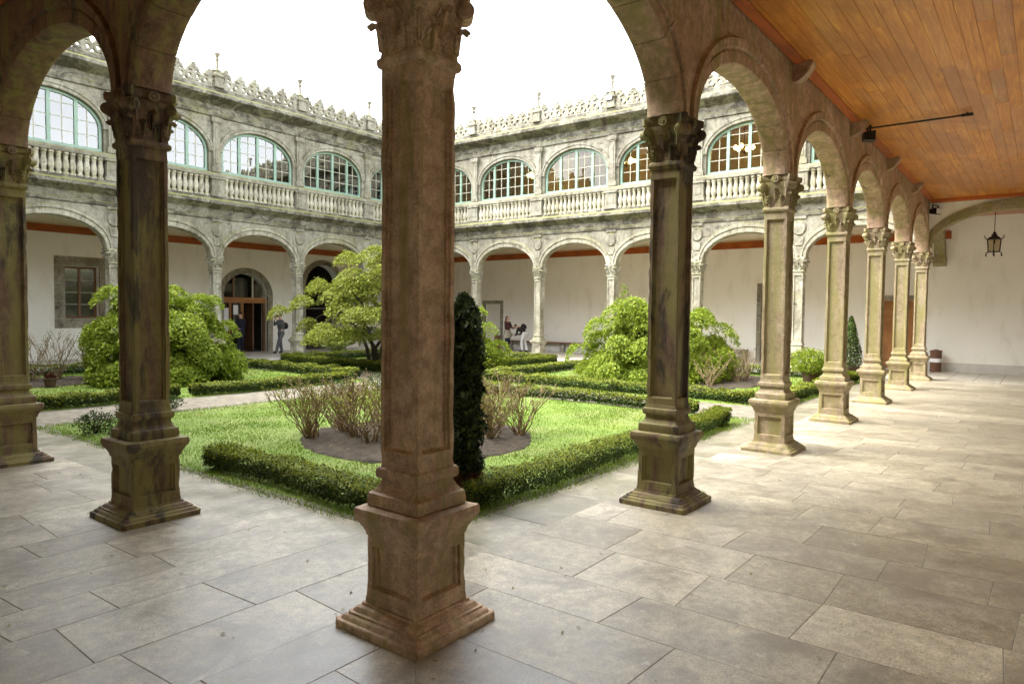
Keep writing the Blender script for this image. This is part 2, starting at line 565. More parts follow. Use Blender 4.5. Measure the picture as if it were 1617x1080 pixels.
def flag_region(x0, x1, y0, y1, swap, mat, z, rowd, lens, clip=None, jig=.02):
    """rows stacked along x, stones laid along y; swap exchanges x and y"""
    x = x0
    while x < x1 - .02:
        d = random.uniform(*rowd)
        if x + d > x1 - .25: d = x1 - x
        y = y0 - random.uniform(0, max(0.0, lens[0] - .25))
        e0 = 0.0
        while y < y1:
            l = random.uniform(*lens)
            if y + l > y1 - .3: l = y1 - y
            ya, yb = max(y, y0), min(y + l, y1)
            if yb - ya > .12:
                e1 = random.uniform(-jig, jig) if yb < y1 else 0.0
                poly = [(x, ya + e0), (x + d, ya - e0), (x + d, yb - e1), (x, yb + e1)]
                e0 = e1
                if clip: poly = clip_half(poly, *clip)
                if len(poly) > 2:
                    if swap: poly = [(b, a) for a, b in poly][::-1]
                    xs = [p[0] for p in poly]; ys = [p[1] for p in poly]
                    if (max(xs) - min(xs)) > .1 and (max(ys) - min(ys)) > .1:
                        slab(gf, poly, mat, z)
            y += l
        x += d

KX = .47
for sw in (False, True):
    x1 = 20.6 if not sw else 14.6
    flag_region(-4.2, x1, -4.2, KX, sw, M['flag'], 0.0, (.38, .66), (.55, 1.35), (1, -1, .0))
for sw in (False, True):     # apron outside the arcade, a little lower
    x1 = 19.9 if not sw else 14.6
    flag_region(KX, x1, KX + .01, 1.12, sw, M['apron'], -.028, (.7, 1.3), (.5, .8), (1, -1, .0), .12)
lay_slabs(gf)
# floor of the two far galleries and the rest of the near ones (too far to tell the stones apart)
def m_far_floor():
    a = NB_('far_flag_floor')
    p = a.pos()
    b = a.n('ShaderNodeTexBrick')
    b.inputs['Scale'].default_value = 1.0
    b.inputs['Brick Width'].default_value = 1.3
    b.inputs['Row Height'].default_value = .65
    b.inputs['Mortar Size'].default_value = .012
    b.inputs['Color1'].default_value = (.50, .47, .39, 1); b.inputs['Color2'].default_value = (.42, .40, .33, 1); b.inputs['Mortar'].default_value = (.12, .1, .08, 1)
    a.l(p, b.inputs['Vector'])
    a.col(a.mix(.45, b.outputs[0], a.ramp(a.noise(p, 4, 6), [(.3, .25), (.7, .75)]), 'OVERLAY'))
    a.set(Roughness=.42)
    return a.m
M['farfloor'] = m_far_floor()
MB().box(-D, 20.6, -D, KX - .003, -.039, -.0024).build('mortar_bed', M['mortar'], gf)
MB().box(-D, KX - .003, KX - .002, 14.6, -.039, -.0024).build('mortar_bed', M['mortar'], gf)
fm = MB()
fm.box(20.605, L + D, -D, .9, -.05, -.002)
fm.box(19.5, L + D, .905, L + D, -.074, -.002)
fm.box(-D, 19.495, 19.5, L + D, -.074, -.002)
fm.box(-D, 1.0, 14.605, 19.495, -.074, -.002)
fm.build('far_paving', M['farfloor'], gf)

# ------------------------------------------------------------------ GARDEN GROUND
Q0, Q1, Q2, Q3 = 1.13, 9.55, 11.3, 19.3
gp = MB().box(1.14, 19.4, 1.14, 19.4, -.2, -.05).build('gravel_path', M['gravel'])
struct(gp)
lawn_base = []
def turf(x0, x1, y0, y1, z=-.012):
    n = 40
    m = MB()
    for i in range(n + 1):
        for j in range(n + 1):
            x = x0 + (x1 - x0) * i / n; y = y0 + (y1 - y0) * j / n
            e = min(i, n - i, j, n - j)
            ex = random.uniform(-.03, .03) if e == 0 else 0
            m.v.append((x + ex, y + ex * .7, z + (.018 * noise.noise((x * 1.3, y * 1.3, 0))) - (.06 if e == 0 else 0)))
    for i in range(n):
        for j in range(n):
            a = i * (n + 1) + j
            m.f.append((a, a + n + 1, a + n + 2, a + 1))
    return m
tm = None
for (x0, x1, y0, y1) in ((Q0, Q1, Q0, Q1), (Q2, Q3, Q0, Q1), (Q0, Q1, Q2, Q3), (Q2, Q3, Q2, Q3)):
    struct(turf(x0, x1, y0, y1).build('lawn', M['grassy'], None, 60))

BEDS = [(4.3, 4.3, 1.72, 1.72), (15.6, 3.9, 2.6, 1.0), (3.3, 16.6, 2.6, 1.2), (15.2, 15.5, 2.5, 2.5)]
def in_bed(x, y, pad=0.0):
    r = np.zeros(np.shape(x), bool)
    for cx, cy, rx, ry in BEDS:
        r |= ((x - cx) / (rx + pad)) ** 2 + ((y - cy) / (ry + pad)) ** 2 < 1
    return r
for cx, cy, rx, ry in BEDS:
    m = MB()
    nr, na = 30, 120
    m.v.append((0, 0, .06))
    for i in range(1, nr + 1):
        for k in range(na):
            a = 2 * PI * k / na
            r = i / nr * (1 + .07 * noise.noise((math.cos(a) * 2 + cx, math.sin(a) * 2, 1)) + .03 * noise.noise((math.cos(a) * 9 + cx, math.sin(a) * 9, 1)))
            x, y = rx * r * math.cos(a), ry * r * math.sin(a)
            z = .055 * (1 - (i / nr) ** 3) + .03 * noise.noise((x * 5, y * 5, cx)) + .026 * noise.noise((x * 17, y * 17, cx)) - (.06 if i == nr else 0)
            m.v.append((x, y, z))
    for k in range(na):
        m.f.append((0, 1 + k, 1 + (k + 1) % na))
        for i in range(nr - 1):
            a = 1 + i * na
            m.f.append((a + k, a + na + k, a + na + (k + 1) % na, a + (k + 1) % na))
    struct(m.build('soil_bed', M['soil'], None, 60, (cx, cy, .0)))

def grass(regions):
    Vs = []
    for (x0, x1, y0, y1, n, h, wd) in regions:
        x = RNG.uniform(x0, x1, n); y = RNG.uniform(y0, y1, n)
        k = ~in_bed(x, y, -.06)
        if h < .031:
            k &= np.array([noise.noise((q[0] * 1.9, q[1] * 1.9, 3)) + random.uniform(-.25, .25) for q in zip(x, y)]) > .05
        x, y = x[k], y[k]; n = len(x)
        hh = h * RNG.uniform(.45, 1.25, n); a = RNG.uniform(0, 2 * PI, n)
        ln = RNG.normal(0, .45, (n, 2)) * hh[:, None]
        b = np.stack([x, y, np.full(n, -.018)], 1)
        dx = np.stack([np.cos(a), np.sin(a), np.zeros(n)], 1) * wd
        tip = b + np.stack([ln[:, 0], ln[:, 1], hh], 1)
        Vs.append(np.stack([b - dx, b + dx, tip], 1).reshape(-1, 3))
    V = np.concatenate(Vs)
    return fast_mesh('lawn_grass', V, np.arange(len(V)).reshape(-1, 3), M['lawn'], 3)
g1 = ob('lawn_grass', grass([(Q0 - .05, Q1, Q0 - .05, Q1, 90000, .032, .006), (Q2, Q3, Q0, Q1, 25000, .035, .012), (Q0, Q1, Q2, Q3, 25000, .035, .012), (Q2, Q3, Q2, Q3, 20000, .035, .014),
                            (1.02, 1.25, 1.0, 9.5, 3500, .03, .005), (1.0, 9.0, 1.02, 1.25, 3500, .03, .005)]))
tag(g1, 'short bright green grass of the four garden lawns', 'grass', None, 'stuff')

# ------------------------------------------------------------------ PILLARS
def ringstack(rows, nz_noise=.0, seed=0, frac=None, rs=None):
    """rows: (halfwidth, z, panel 0..1). Square section with optional sunk panel on each face."""
    fr = frac or [-1, -.95, -.76, -.73, -.66, -.63, 0, .63, .66, .73, .76, .95]
    rsd = rs or [0, 0, 0, .55, .6, 1, 1, 1, .6, .55, 0, 0]
    nf = len(fr)
    m = MB()
    for (hw, z, pn) in rows:
        for side in range(4):
            ca, sa = [(1, 0), (0, 1), (-1, 0), (0, -1)][side]
            for f, r in zip(fr, rsd):
                c = hw
                x, y = f * hw, -hw + .034 * r * pn
                if abs(f) == 1:                    # worn corner
                    k = .965
                    x *= k; y = -hw * k
                p = Vector((x * ca - y * sa, x * sa + y * ca, z))
                if nz_noise:
                    q = Vector((p.x * 7 + seed * 3.1, p.y * 7, p.z * 5))
                    e = noise.noise(q) * nz_noise
                    e2 = max(0, noise.noise(Vector((p.x * 16, p.y * 16 + seed, p.z * 13))) - .1) * nz_noise * (2.6 if abs(f) > .9 else .6)
                    rad = Vector((p.x, p.y, 0)); rad.normalize()
                    p += rad * (e - e2)
                    p.z += e * .5
                m.v.append(tuple(p))
    n = 4 * nf
    for i in range(len(rows) - 1):
        for k in range(n):
            m.f.append((i * n + k, i * n + (k + 1) % n, (i + 1) * n + (k + 1) % n, (i + 1) * n + k))
    m.f.append(tuple(range(n - 1, -1, -1)))
    m.f.append(tuple((len(rows) - 1) * n + k for k in range(n)))
    return m

def densify(prof, step):
    out = []
    for i, a in enumerate(prof):
        out.append(a)
        if i + 1 < len(prof):
            b = prof[i + 1]
            k = int(math.hypot(b[1] - a[1], b[0] - a[0]) / step)
            for j in range(1, k + 1):
                t = j / (k + 1)
                out.append(tuple(a[q] + (b[q] - a[q]) * t for q in range(3)))
    return out

P_PLINTH = [(.338, -.01, 0), (.338, .04, 0), (.334, .046, 0), (.316, .047, 0), (.312, .056, 0), (.303, .068, 0), (.290, .075, 0), (.286, .076, 0), (.284, .088, 0), (.266, .089, 0), (.262, .098, 0), (.250, .112, 0), (.232, .120, 0), (.228, .121, 0), (.226, .134, 0), (.212, .1345, 0), (.210, .165, 0)]
P_DIE = [(.208, .165, 0), (.206, .20, 0), (.206, .222, 0), (.206, .232, 1), (.206, .34, 1), (.205, .462, 1), (.205, .472, 0), (.205, .50, 0), (.206, .535, 0)]
P_CAP = [(.208, .535, 0), (.216, .536, 0), (.217, .548, 0), (.226, .575, 0), (.242, .605, 0), (.258, .626, 0), (.262, .627, 0), (.264, .64, 0), (.270, .655, 0), (.268, .68, 0), (.262, .696, 0), (.225, .706, 0), (.20, .707, 0)]
P_BASE = [(.200, .705, 0), (.207, .712, 0), (.208, .765, 0), (.204, .780, 0), (.192, .788, 0), (.186, .789, 0), (.170, .808, 0), (.157, .838, 0), (.154, .858, 0), (.158, .866, 0), (.168, .868, 0), (.176, .880, 0), (.178, .900, 0), (.174, .922, 0), (.166, .932, 0), (.158, .933, 0), (.152, .97, 0)]
P_SHAFT = [(.152, .97, 0), (.152, 1.03, 0), (.152, 1.045, 1), (.152, 1.6, 1), (.152, 2.3, 1), (.152, 3.10, 1), (.152, 3.115, 0), (.153, 3.21, 0)]
P_BELL = [(.153, 3.205, 0), (.17, 3.215, 0), (.178, 3.235, 0), (.176, 3.258, 0), (.160, 3.272, 0), (.157, 3.30, 0), (.158, 3.38, 0), (.165, 3.46, 0), (.178, 3.52, 0), (.195, 3.56, 0), (.2, 3.60, 0), (.16, 3.61, 0)]

def abacus_mesh():
    pts = []
    h, c = .232, .045
    for side in range(4):
        ca, sa = [(1, 0), (0, 1), (-1, 0), (0, -1)][side]
        for f in (-1, -.7, -.35, -.14, 0, .14, .35, .7, 1):
            y = -(h - .05 * (1 - f * f))
            if abs(f) < .2: y -= .03
            x = f * (h - c) if abs(f) == 1 else f * h * .92
            if abs(f) == 1: y = -h
            pts.append((x * ca - y * sa, x * sa + y * ca))
    n = len(pts)
    m = MB()
    lv = [(.90, 3.595), (.93, 3.615), (.99, 3.625), (1, 3.655), (1.0, 3.68), (.97, 3.69)]
    for s_, z in lv:
        m.v += [(x * s_, y * s_, z) for x, y in pts]
    for i in range(len(lv) - 1):
        m.f += [(i * n + k, i * n + (k + 1) % n, (i + 1) * n + (k + 1) % n, (i + 1) * n + k) for k in range(n)]
    m.f += [tuple(range(n - 1, -1, -1)), tuple((len(lv) - 1) * n + k for k in range(n))]
    return m

def volute_mesh():
    """scroll under an abacus corner, along +x diagonal; axis along y"""
    m = MB()
    for y0, y1, r in ((-.062, .062, .05), (-.072, .072, .036), (-.08, .08, .018)):
        n = 14
        vs = [(.262 + r * math.cos(2 * PI * k / n), y, 3.545 + r * math.sin(2 * PI * k / n)) for y in (y0, y1) for k in range(n)]
        m.add(vs, [tuple(range(n)), tuple(range(2 * n - 1, n - 1, -1))] + [(k, (k + 1) % n, n + (k + 1) % n, n + k) for k in range(n)])
    # stalk that rises into the scroll
    prev = [(.205, 3.36), (.215, 3.45), (.24, 3.53), (.275, 3.585)]
    vs = []
    for x, z in prev:
        vs += [(x - .03, -.045, z), (x + .02, -.045, z), (x + .02, .045, z), (x - .03, .045, z)]
    fs = []
    for i in range(3):
        fs += [(4 * i + k, 4 * i + (k + 1) % 4, 4 * i + 4 + (k + 1) % 4, 4 * i + 4 + k) for k in range(4)]
    m.add(vs, fs)
    return m

def leaf_relief_mesh(z0=3.275, H=.19, W=.058, curl=.075):
    """lobed acanthus leaf in relief on a capital face (face toward -y)"""
    m = MB()
    nr, cols = 13, [-1, -.8, -.55, -.28, -.1, 0, .1, .28, .55, .8, 1]
    for i in range(nr + 1):
        t = i / nr
        hw = W * (.55 + .75 * math.sin(PI * min(1, t * .95 + .05)) ** .8) * (1 - .62 * t ** 3)
        lobe = .72 + .28 * abs(math.sin(t * PI * 4.2))
        d = .006 + .022 * t + curl * max(0, t - .55) ** 2 * 3.2
        zz = z0 + H * (t if t < .86 else .86 - (t - .86) * 1.1)
        for f in cols:
            af = abs(f)
            ridge = .013 if f == 0 else (.009 if af in (.28, .8) else 0.0)
            x = f * hw * (lobe if af > .5 else 1.0)
            y = -.158 - d - ridge + (.016 * af ** 2) + (.012 * (1 - lobe) if af > .7 else 0)
            m.v.append((x, y, zz - (.02 * af * t)))
    n = len(cols)
    for i in range(nr):
        for k in range(n - 1):
            q = i * n + k
            m.f.append((q, q + 1, q + n + 1, q + n))
    return m

AB = abacus_mesh().mesh('abacus', M['pillar'], 40)
VO = volute_mesh().mesh('volute', M['pillar'], 40)
LF = leaf_relief_mesh().mesh('carved_leaf', M['pillar'], 50)
LU = leaf_relief_mesh(3.36, .20, .045, .10).mesh('carved_leaf', M['pillar'], 50)
LU2 = LU.copy(); LU2.materials[0] = M['farpale']
rs_ = MB()
rs_.lathe([(0.0, .030), (.018, .026), (.022, .016), (.040, .022), (.052, .010), (.055, 0)], 12)
rs_.v = [(x, -.205 - z, y + 3.635) for x, y, z in rs_.v]
ROS = rs_.mesh('rosette', M['pillar'], 50)
ROS2 = ROS.copy(); ROS2.materials[0] = M['farpale']
AB2, VO2, LF2 = AB.copy(), VO.copy(), LF.copy()
for q in (AB2, VO2, LF2):
    q.materials[0] = M['farpale']

_var = {}
def vmat(me, mat):
    k = (me.name, mat.name)
    if k not in _var:
        q = me.copy(); q.materials[0] = mat; _var[k] = q
    return _var[k]

def make_pillar(label, group, loc, mat, fine, seed, ab, vo, lf):
    root = thing('stone_pillar', label, 'pillar', loc, 0, group)
    lu = LU if lf is LF else LU2
    RO = ROS if lf is LF else ROS2
    ab, vo, lf, lu, RO = [vmat(q, mat) for q in (ab, vo, lf, lu, RO)]
    nz = .007 if fine else .004
    st = .05 if fine else .15
    for nm, pr_ in (('plinth', P_PLINTH), ('pedestal', P_DIE), ('pedestal_cornice', P_CAP), ('base', P_BASE), ('shaft', P_SHAFT)):
        stp = st if nm != 'shaft' else st * 1.3
        ringstack(densify(pr_, stp), nz, seed).build(nm, mat, root, 24)
    cp = ringstack(densify(P_BELL, .06 if fine else .2), nz * .7, seed).build('capital', mat, root, 24)
    ob('abacus', ab, cp)
    for k in range(4):
        v = ob('volute', vo, cp, (0, 0, 0), PI / 4 + k * PI / 2)
        for dx, me in ((-.078, lf), (.078, lf), (0, lu)):
            q = ob('carved_leaf', me, cp, (dx * math.cos(k * PI / 2), dx * math.sin(k * PI / 2), 0), k * PI / 2)
        q = ob('carved_leaf', lf, cp, (.052 * math.cos(PI / 4 + k * PI / 2), .052 * math.sin(PI / 4 + k * PI / 2), .03), PI / 4 + k * PI / 2 + PI / 2)
        q = ob('rosette', RO, cp, (0, 0, 0), k * PI / 2)
    # knots of carving between the scrolls
    return root

ordn = ['corner', 'first', 'second', 'third', 'fourth', 'fifth', 'sixth', 'seventh']
make_pillar('big brown stone corner pillar in the middle foreground, nearest to the camera', 'pillars of the near arcades', (0, 0, 0), M['cornerstone'], True, 1, AB, VO, LF)
for k in range(1, 7):
    lab = f'{ordn[k]} stone pillar to the right of the corner pillar in the right-hand arcade'
    if k == 6: lab = 'last pale stone pillar of the right-hand arcade, beside the white end wall'
    make_pillar(lab, 'pillars of the near arcades', (k * S, 0, 0), M['stained' if k == 1 else 'palestone'], k < 3, 1 + k, AB, VO, LF)
make_pillar('dark stone pillar to the left of the corner pillar with black stained pedestal', 'pillars of the near arcades', (0, S, 0), M['stained'], True, 11, AB, VO, LF)
make_pillar('dark stone pillar cut by the left edge of the picture', 'pillars of the near arcades', (0, 2 * S, 0), M['stained'], True, 12, AB, VO, LF)
for k in (3, 4, 5):
    make_pillar(f'{ordn[k]} pillar of the left-hand near arcade counted from the corner pillar', 'pillars of the near arcades', (0, k * S, 0), M['pillar'], False, 12 + k, AB, VO, LF)
# far pillars: one model, copied with its parts
fp = make_pillar('pale pillar of the left far arcade', 'pillars of the far arcades', (S, L, 0), M['farpale'], False, 30, AB2, VO2, LF2)
spots = [(k * S, L, f'{ordn[6 - k]} pale stone pillar left of the far courtyard corner, left far arcade') for k in range(1, 6)]
spots += [(L, k * S, f'{ordn[6 - k]} pale stone pillar right of the far courtyard corner, right far arcade') for k in range(1, 6)]
spots += [(L, L, 'pale stone pillar in the far corner of the courtyard behind the big corner pillar'), (0, L, 'pale stone pillar at the far left corner of the courtyard')]
for i, (x, y, lab) in enumerate(spots):
    o = fp if i == 0 else copy_tree(fp)
    o.location = (x, y, 0); o['label'] = lab

# ------------------------------------------------------------------ ARCHES
ZS = 3.69                     # springing
A_IN, B_IN, A_OUT, B_OUT = 1.475, .87, 1.665, 1.19
SEC = [(0, -.115), (.05, -.15), (.10, -.165), (.50, -.165), (.54, -.15), (.60, -.15), (.64, -.185), (.92, -.19), (1.0, -.155)]
SEC = SEC + [(r, -v) for r, v in SEC[::-1]]

def ring_piece(t0, t1, ai, bi, ao, bo, zs, sec=SEC, nseg=4, gap=.009):
    m = MB()
    n = len(sec)
    dt = gap / 2 / ai
    for i in range(nseg + 1):
        t = t0 + dt + (t1 - t0 - 2 * dt) * i / nseg
        for r, v in sec:
            a = ai + (ao - ai) * r; b = bi + (bo - bi) * r
            m.v.append((a * math.cos(t), v, zs + b * math.sin(t)))
    for i in range(nseg):
        for k in range(n):
            m.f.append((i * n + k, i * n + (k + 1) % n, (i + 1) * n + (k + 1) % n, (i + 1) * n + k))
    m.f += [tuple(range(n)), tuple(nseg * n + k for k in range(n - 1, -1, -1))]
    return m

NV = 9
VOUS = [ring_piece(PI * k / NV, PI * (k + 1) / NV, A_IN, B_IN, A_OUT, B_OUT, ZS).mesh('voussoir', M['pillar'], 30) for k in range(NV)]
VOUSF = []
for q in VOUS:
    q2 = q.copy(); q2.materials[0] = M['farpale']; VOUSF.append(q2)

def spandrel_mb(a, b, hw, zs, ztop, v0, v1, n=36):
    """wall above an elliptical opening, u in [-hw, hw]"""
    m = MB()
    cols = [(hw, zs)] + [(a * math.cos(PI * i / n), zs + b * math.sin(PI * i / n)) for i in range(n + 1)] + [(-hw, zs)]
    for v in (v0, v1):
        m.v += [(x, v, z) for x, z in cols] + [(x, v, ztop) for x, z in cols]
    c = len(cols)
    for s_ in (0, 2 * c):
        for i in range(c - 1):
            m.f.append((s_ + i, s_ + i + 1, s_ + c + i + 1, s_ + c + i))
    for i in range(c - 1):
        m.f.append((i, i + 1, 2 * c + i + 1, 2 * c + i))
    return m

SPN = spandrel_mb(1.60, 1.09, S / 2, ZS, ZC + .25, -.15, .15).mesh('spandrel_wall', M['pillar'])
SPF = SPN.copy(); SPF.materials[0] = M['far']

def wing_root(name, side, label, cat):
    loc, rz = {'north': ((0, L, 0), 0), 'east': ((L, L, 0), -PI / 2), 'south': ((L, 0, 0), PI), 'west': ((0, 0, 0), PI / 2)}[side]
    return thing(name, label, cat, loc, rz)

def arch_bays(root, span, vous, bays=range(NB)):
    for b in bays:
        uc = (b + .5) * S
        ob('spandrel_wall', span, root, (uc, 0, 0))
        for q in vous:
            ob('voussoir', q, root, (uc, random.uniform(-.004, .004), 0))

# --- near arcades
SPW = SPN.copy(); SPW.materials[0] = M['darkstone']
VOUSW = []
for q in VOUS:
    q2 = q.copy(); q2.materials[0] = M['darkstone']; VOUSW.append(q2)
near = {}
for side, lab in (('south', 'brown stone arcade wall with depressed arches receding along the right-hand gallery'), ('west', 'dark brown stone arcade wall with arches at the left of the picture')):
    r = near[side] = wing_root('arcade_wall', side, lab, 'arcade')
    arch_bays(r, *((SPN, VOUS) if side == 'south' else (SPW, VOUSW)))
    # unseen upper storey facing the court (mirrored in the far windows)
    MB().box(-.0, L, -.14, .2, ZC + .26, 9.2).build('upper_wall', M['far'], r)
    MB().box(0, L, -.45, .3, 9.2, 9.45).build('cornice', M['far'], r)
# corner post between the two near arcades
MB().box(-.147, -.003, -.147, -.003, ZS, ZC + .25).build('corner_block', M['pillar'], near['west'], None, None)
near['west'].children[-1].matrix_parent_inverse = near['west'].matrix_basis.inverted()
# corbels under the ceiling beams over each pillar of the right arcade
cbm = MB()
pr_ = [(0, 0), (.05, .0), (.13, .05), (.20, .13), (.24, .2), (.24, .27), (0, .27)]
cbm.prism(pr_, -.085, .085)
CB = cbm.mesh('corbel', M['pillar'])
for k in range(1, 7):
    o = ob('corbel', CB, near['south'], ((NB - k) * S, .152, ZC - .25), PI / 2)
for k in range(1, 6):
    o = ob('corbel', CB, near['west'], (k * S, .152, ZC - .25), PI / 2)

# --- transverse arches at the far end of the right gallery
ah = (D - .3) / 2
for rz, cx, cy, lab in ((PI / 2, 0, -(.16 + ah), 'wide plain stone arch across the far end of the right gallery'), (0, .16 + ah, 0, 'stone arch from the last right pillar to the white end wall')):
    tr = thing('transverse_arch', lab, 'arch', (L, 0, 0), 0)
    sp = spandrel_mb(ah - .02 + .16, .95 + .14, ah + .12, ZS + .2, ZC - .004, -.13, .13).build('spandrel_wall', M['plaster'], tr, None, (cx, cy, 0))
    sp.rotation_euler = (0, 0, rz)
    sec = [(0, -.15), (.15, -.17), (1, -.17), (1, .17), (.15, .17), (0, .15)]
    nv = 11
    for k in range(nv):
        q = ring_piece(PI * k / nv, PI * (k + 1) / nv, ah - .06, .93, ah + .11, 1.20, ZS + .15, sec).build('voussoir', M['palestone'], tr, 30, (cx, cy, 0))
        q.rotation_euler = (0, 0, rz)
    if rz:
        MB().sq([(.15, ZS), (.15, ZS + .15), (.2, ZS + .2)]).build('impost', M['palestone'], tr)
    else:
        MB().prism([(0, 0), (-.08, .06), (-.20, .12), (-.22, .30), (0, .30)], -.2, .2).build('impost', M['palestone'], tr, None, (D, 0, ZS - .15))

# ------------------------------------------------------------------ FAR WINGS
def sweep(root, name, prof, mat):
    """profile (v, z) swept along u with mitred ends at the court's corners"""
    m = MB()
    n = len(prof)
    nseg = 40
    for i in range(nseg + 1):
        t = i / nseg
        for v, z in prof:
            u0, u1 = -v, L + v
            m.v.append((u0 + (u1 - u0) * t, v + random.uniform(-.006, .006), z + random.uniform(-.006, .006)))
    for i in range(nseg):
        for k in range(n - 1):
            m.f.append((i * n + k, i * n + k + 1, (i + 1) * n + k + 1, (i + 1) * n + k))
    return m.build(name, mat, root, 25)

P_ENT = [(-.14, 4.97), (-.19, 5.0), (-.20, 5.09), (-.165, 5.115), (-.165, 5.32), (-.21, 5.36), (-.30, 5.42), (-.40, 5.47), (-.43, 5.50), (-.43, 5.60), (-.37, 5.655), (-.27, 5.68), (-.27, 5.76), (.1, 5.765)]
P_RAIL = [(-.02, 6.43), (-.235, 6.43), (-.25, 6.45), (-.25, 6.54), (-.21, 6.57), (-.20, 6.60), (-.02, 6.61)]
P_CORN = [(-.07, 8.52), (-.13, 8.55), (-.14, 8.68), (-.10, 8.71), (-.10, 8.93), (-.18, 8.97), (-.30, 9.05), (-.47, 9.11), (-.50, 9.14), (-.50, 9.25), (-.42, 9.31), (-.33, 9.34), (-.33, 9.47), (-.12, 9.48), (-.12, 9.34), (.2, 9.33)]
# pilaster and its pedestal
PIL = MB()
PIL.box(-.17, .17, -.20, -.065, 6.62, 6.80).box(-.125, .125, -.185, -.065, 6.80, 8.28).box(-.06, .06, -.20, -.186, 6.9, 8.2).box(-.15, .15, -.2, -.065, 8.28, 8.34).box(-.19, .19, -.225, -.065, 8.34, 8.50)
PIL = PIL.mesh('pilaster', M['far'])
PED = MB()
PED.box(-.27, .27, -.30, -.02, 5.76, 5.88).box(-.23, .23, -.275, -.02, 5.88, 6.36).box(-.28, .28, -.31, -.02, 6.36, 6.425).box(-.14, .14, -.285, -.276, 5.96, 6.28)
PED = PED.mesh('rail_pedestal', M['far'])
BAL = MB().lathe([(.088, 0), (.088, .06), (.06, .09), (.065, .13), (.092, .24), (.088, .32), (.066, .43), (.058, .50), (.075, .54), (.06, .57), (.088, .60), (.088, .66)], 8)
BAL = BAL.mesh('baluster', m_stone_far('weathered_baluster', 1.75, -.04), 40)
# carved medallion above each lower pillar
MED = MB()
MED.lathe([(.0, .06), (.09, .055), (.15, .045), (.17, .05), (.2, .03), (.21, .0)], 16)
MED.v = [(x, -.15 - z, y * 1.25 + 4.62) for x, y, z in MED.v]
MED.prism([(-.11, 4.02), (.11, 4.02), (.05, 3.72), (-.05, 3.72)][::-1], -.19, -.15)
MED.prism([(-.10, 4.06), (.10, 4.06), (.15, 4.34), (-.15, 4.34)], -.185, -.15)
MED.box(-.2, .2, -.20, -.15, 4.90, 4.985)
MED = MED.mesh('medallion', M['far'], 40)
# upper wall with window opening
WH, WZ0, WZS, WB = 1.47, 6.62, 7.33, .95
def upper_wall():
    m = spandrel_mb(WH, WB, S / 2, WZS, 8.6, -.07, .18, 30)
    for s_ in (-1, 1):
        a, b = sorted((s_ * WH, s_ * S / 2))
        m.box(a, b, -.0699, .1799, 6.6, WZS)
    m.box(-S / 2, S / 2, -.018, .18, 5.77, 6.6)
    return m
UPW = upper_wall().mesh('upper_wall', M['far'])
UARCH = [ring_piece(PI * k / 9, PI * (k + 1) / 9, WH - .03, WB - .03, WH + .14, WB + .18, WZS, [(0, -.09), (.1, -.12), (.55, -.12), (.6, -.145), (1, -.145), (1, -.06), (0, -.06)]).mesh('voussoir', M['far'], 30) for k in range(9)]

def ell(x, a=WH - .03, b=WB - .03):
    return WZS + b * math.sqrt(max(0, 1 - (x / a) ** 2))
GY = .05
# window frame, mullions (green), glazing bars (pale), panes
fr = MB()
fr.box(-WH + .02, WH - .02, GY - .05, GY + .05, WZ0 - .01, WZ0 + .10)
for s_ in (-1, 1):
    a, b = sorted((s_ * (WH - .03), s_ * (WH - .11)))
    fr.box(a, b, GY - .05, GY + .05, WZ0 + .1, WZS)
rg = ring_piece(0, PI, WH - .11, WB - .11, WH - .03, WB - .03, WZS, [(0, GY - .05), (1, GY - .05), (1, GY + .05), (0, GY + .05)], 30, 0)
fr.add(rg.v, rg.f)
FRM = fr.mesh('frame', M['green'])
mu = MB()
MX = [-.735, 0, .735]
for x in MX:
    mu.box(x - .05, x + .05, GY - .045, GY + .045, WZ0 + .1, ell(x, WH - .1, WB - .1))
MUL = mu.mesh('mullion', M['green'])
gb = MB()
xs = [-1.36, -1.0475, -.735, -.3675, 0, .3675, .735, 1.0475, 1.36]
zs_ = [WZ0 + .1, 7.10, 7.50, 7.90]
for x in (-1.0475, -.3675, .3675, 1.0475):
    gb.box(x - .012, x + .012, GY - .015, GY + .015, WZ0 + .1, ell(x, WH - .1, WB - .1))
for z in zs_[1:]:
    hw = (WH - .11) * math.sqrt(max(0, 1 - ((z - WZS) / (WB - .11)) ** 2)) if z > WZS else WH - .11
    gb.box(-hw, hw, GY - .0148, GY + .0148, z - .012, z + .012)
GLB = gb.mesh('glazing_bar', M['muntin'])
PANES = []
for i in range(8):
    for j in range(4):
        x0, x1 = xs[i] + .01, xs[i + 1] - .01
        z0 = zs_[j] + .01
        z1 = zs_[j + 1] - .01 if j < 3 else 9.0
        top = []
        for k in range(7):
            x = x0 + (x1 - x0) * k / 6
            e = ell(x, WH - .1, WB - .1) - .002
            top.append((x, min(z1, e)))
        top = [p for p in top if p[1] > z0 + .015]
        if len(top) < 2: continue
        poly = [(top[0][0], z0), (top[-1][0], z0)] + top[::-1]
        cx = sum(p[0] for p in poly) / len(poly); cz = sum(p[1] for p in poly) / len(poly)
        m = MB().prism([(x - cx, z - cz) for x, z in poly], -.002, .002)
        PANES.append((m.mesh('pane', M['glass']), cx, cz))
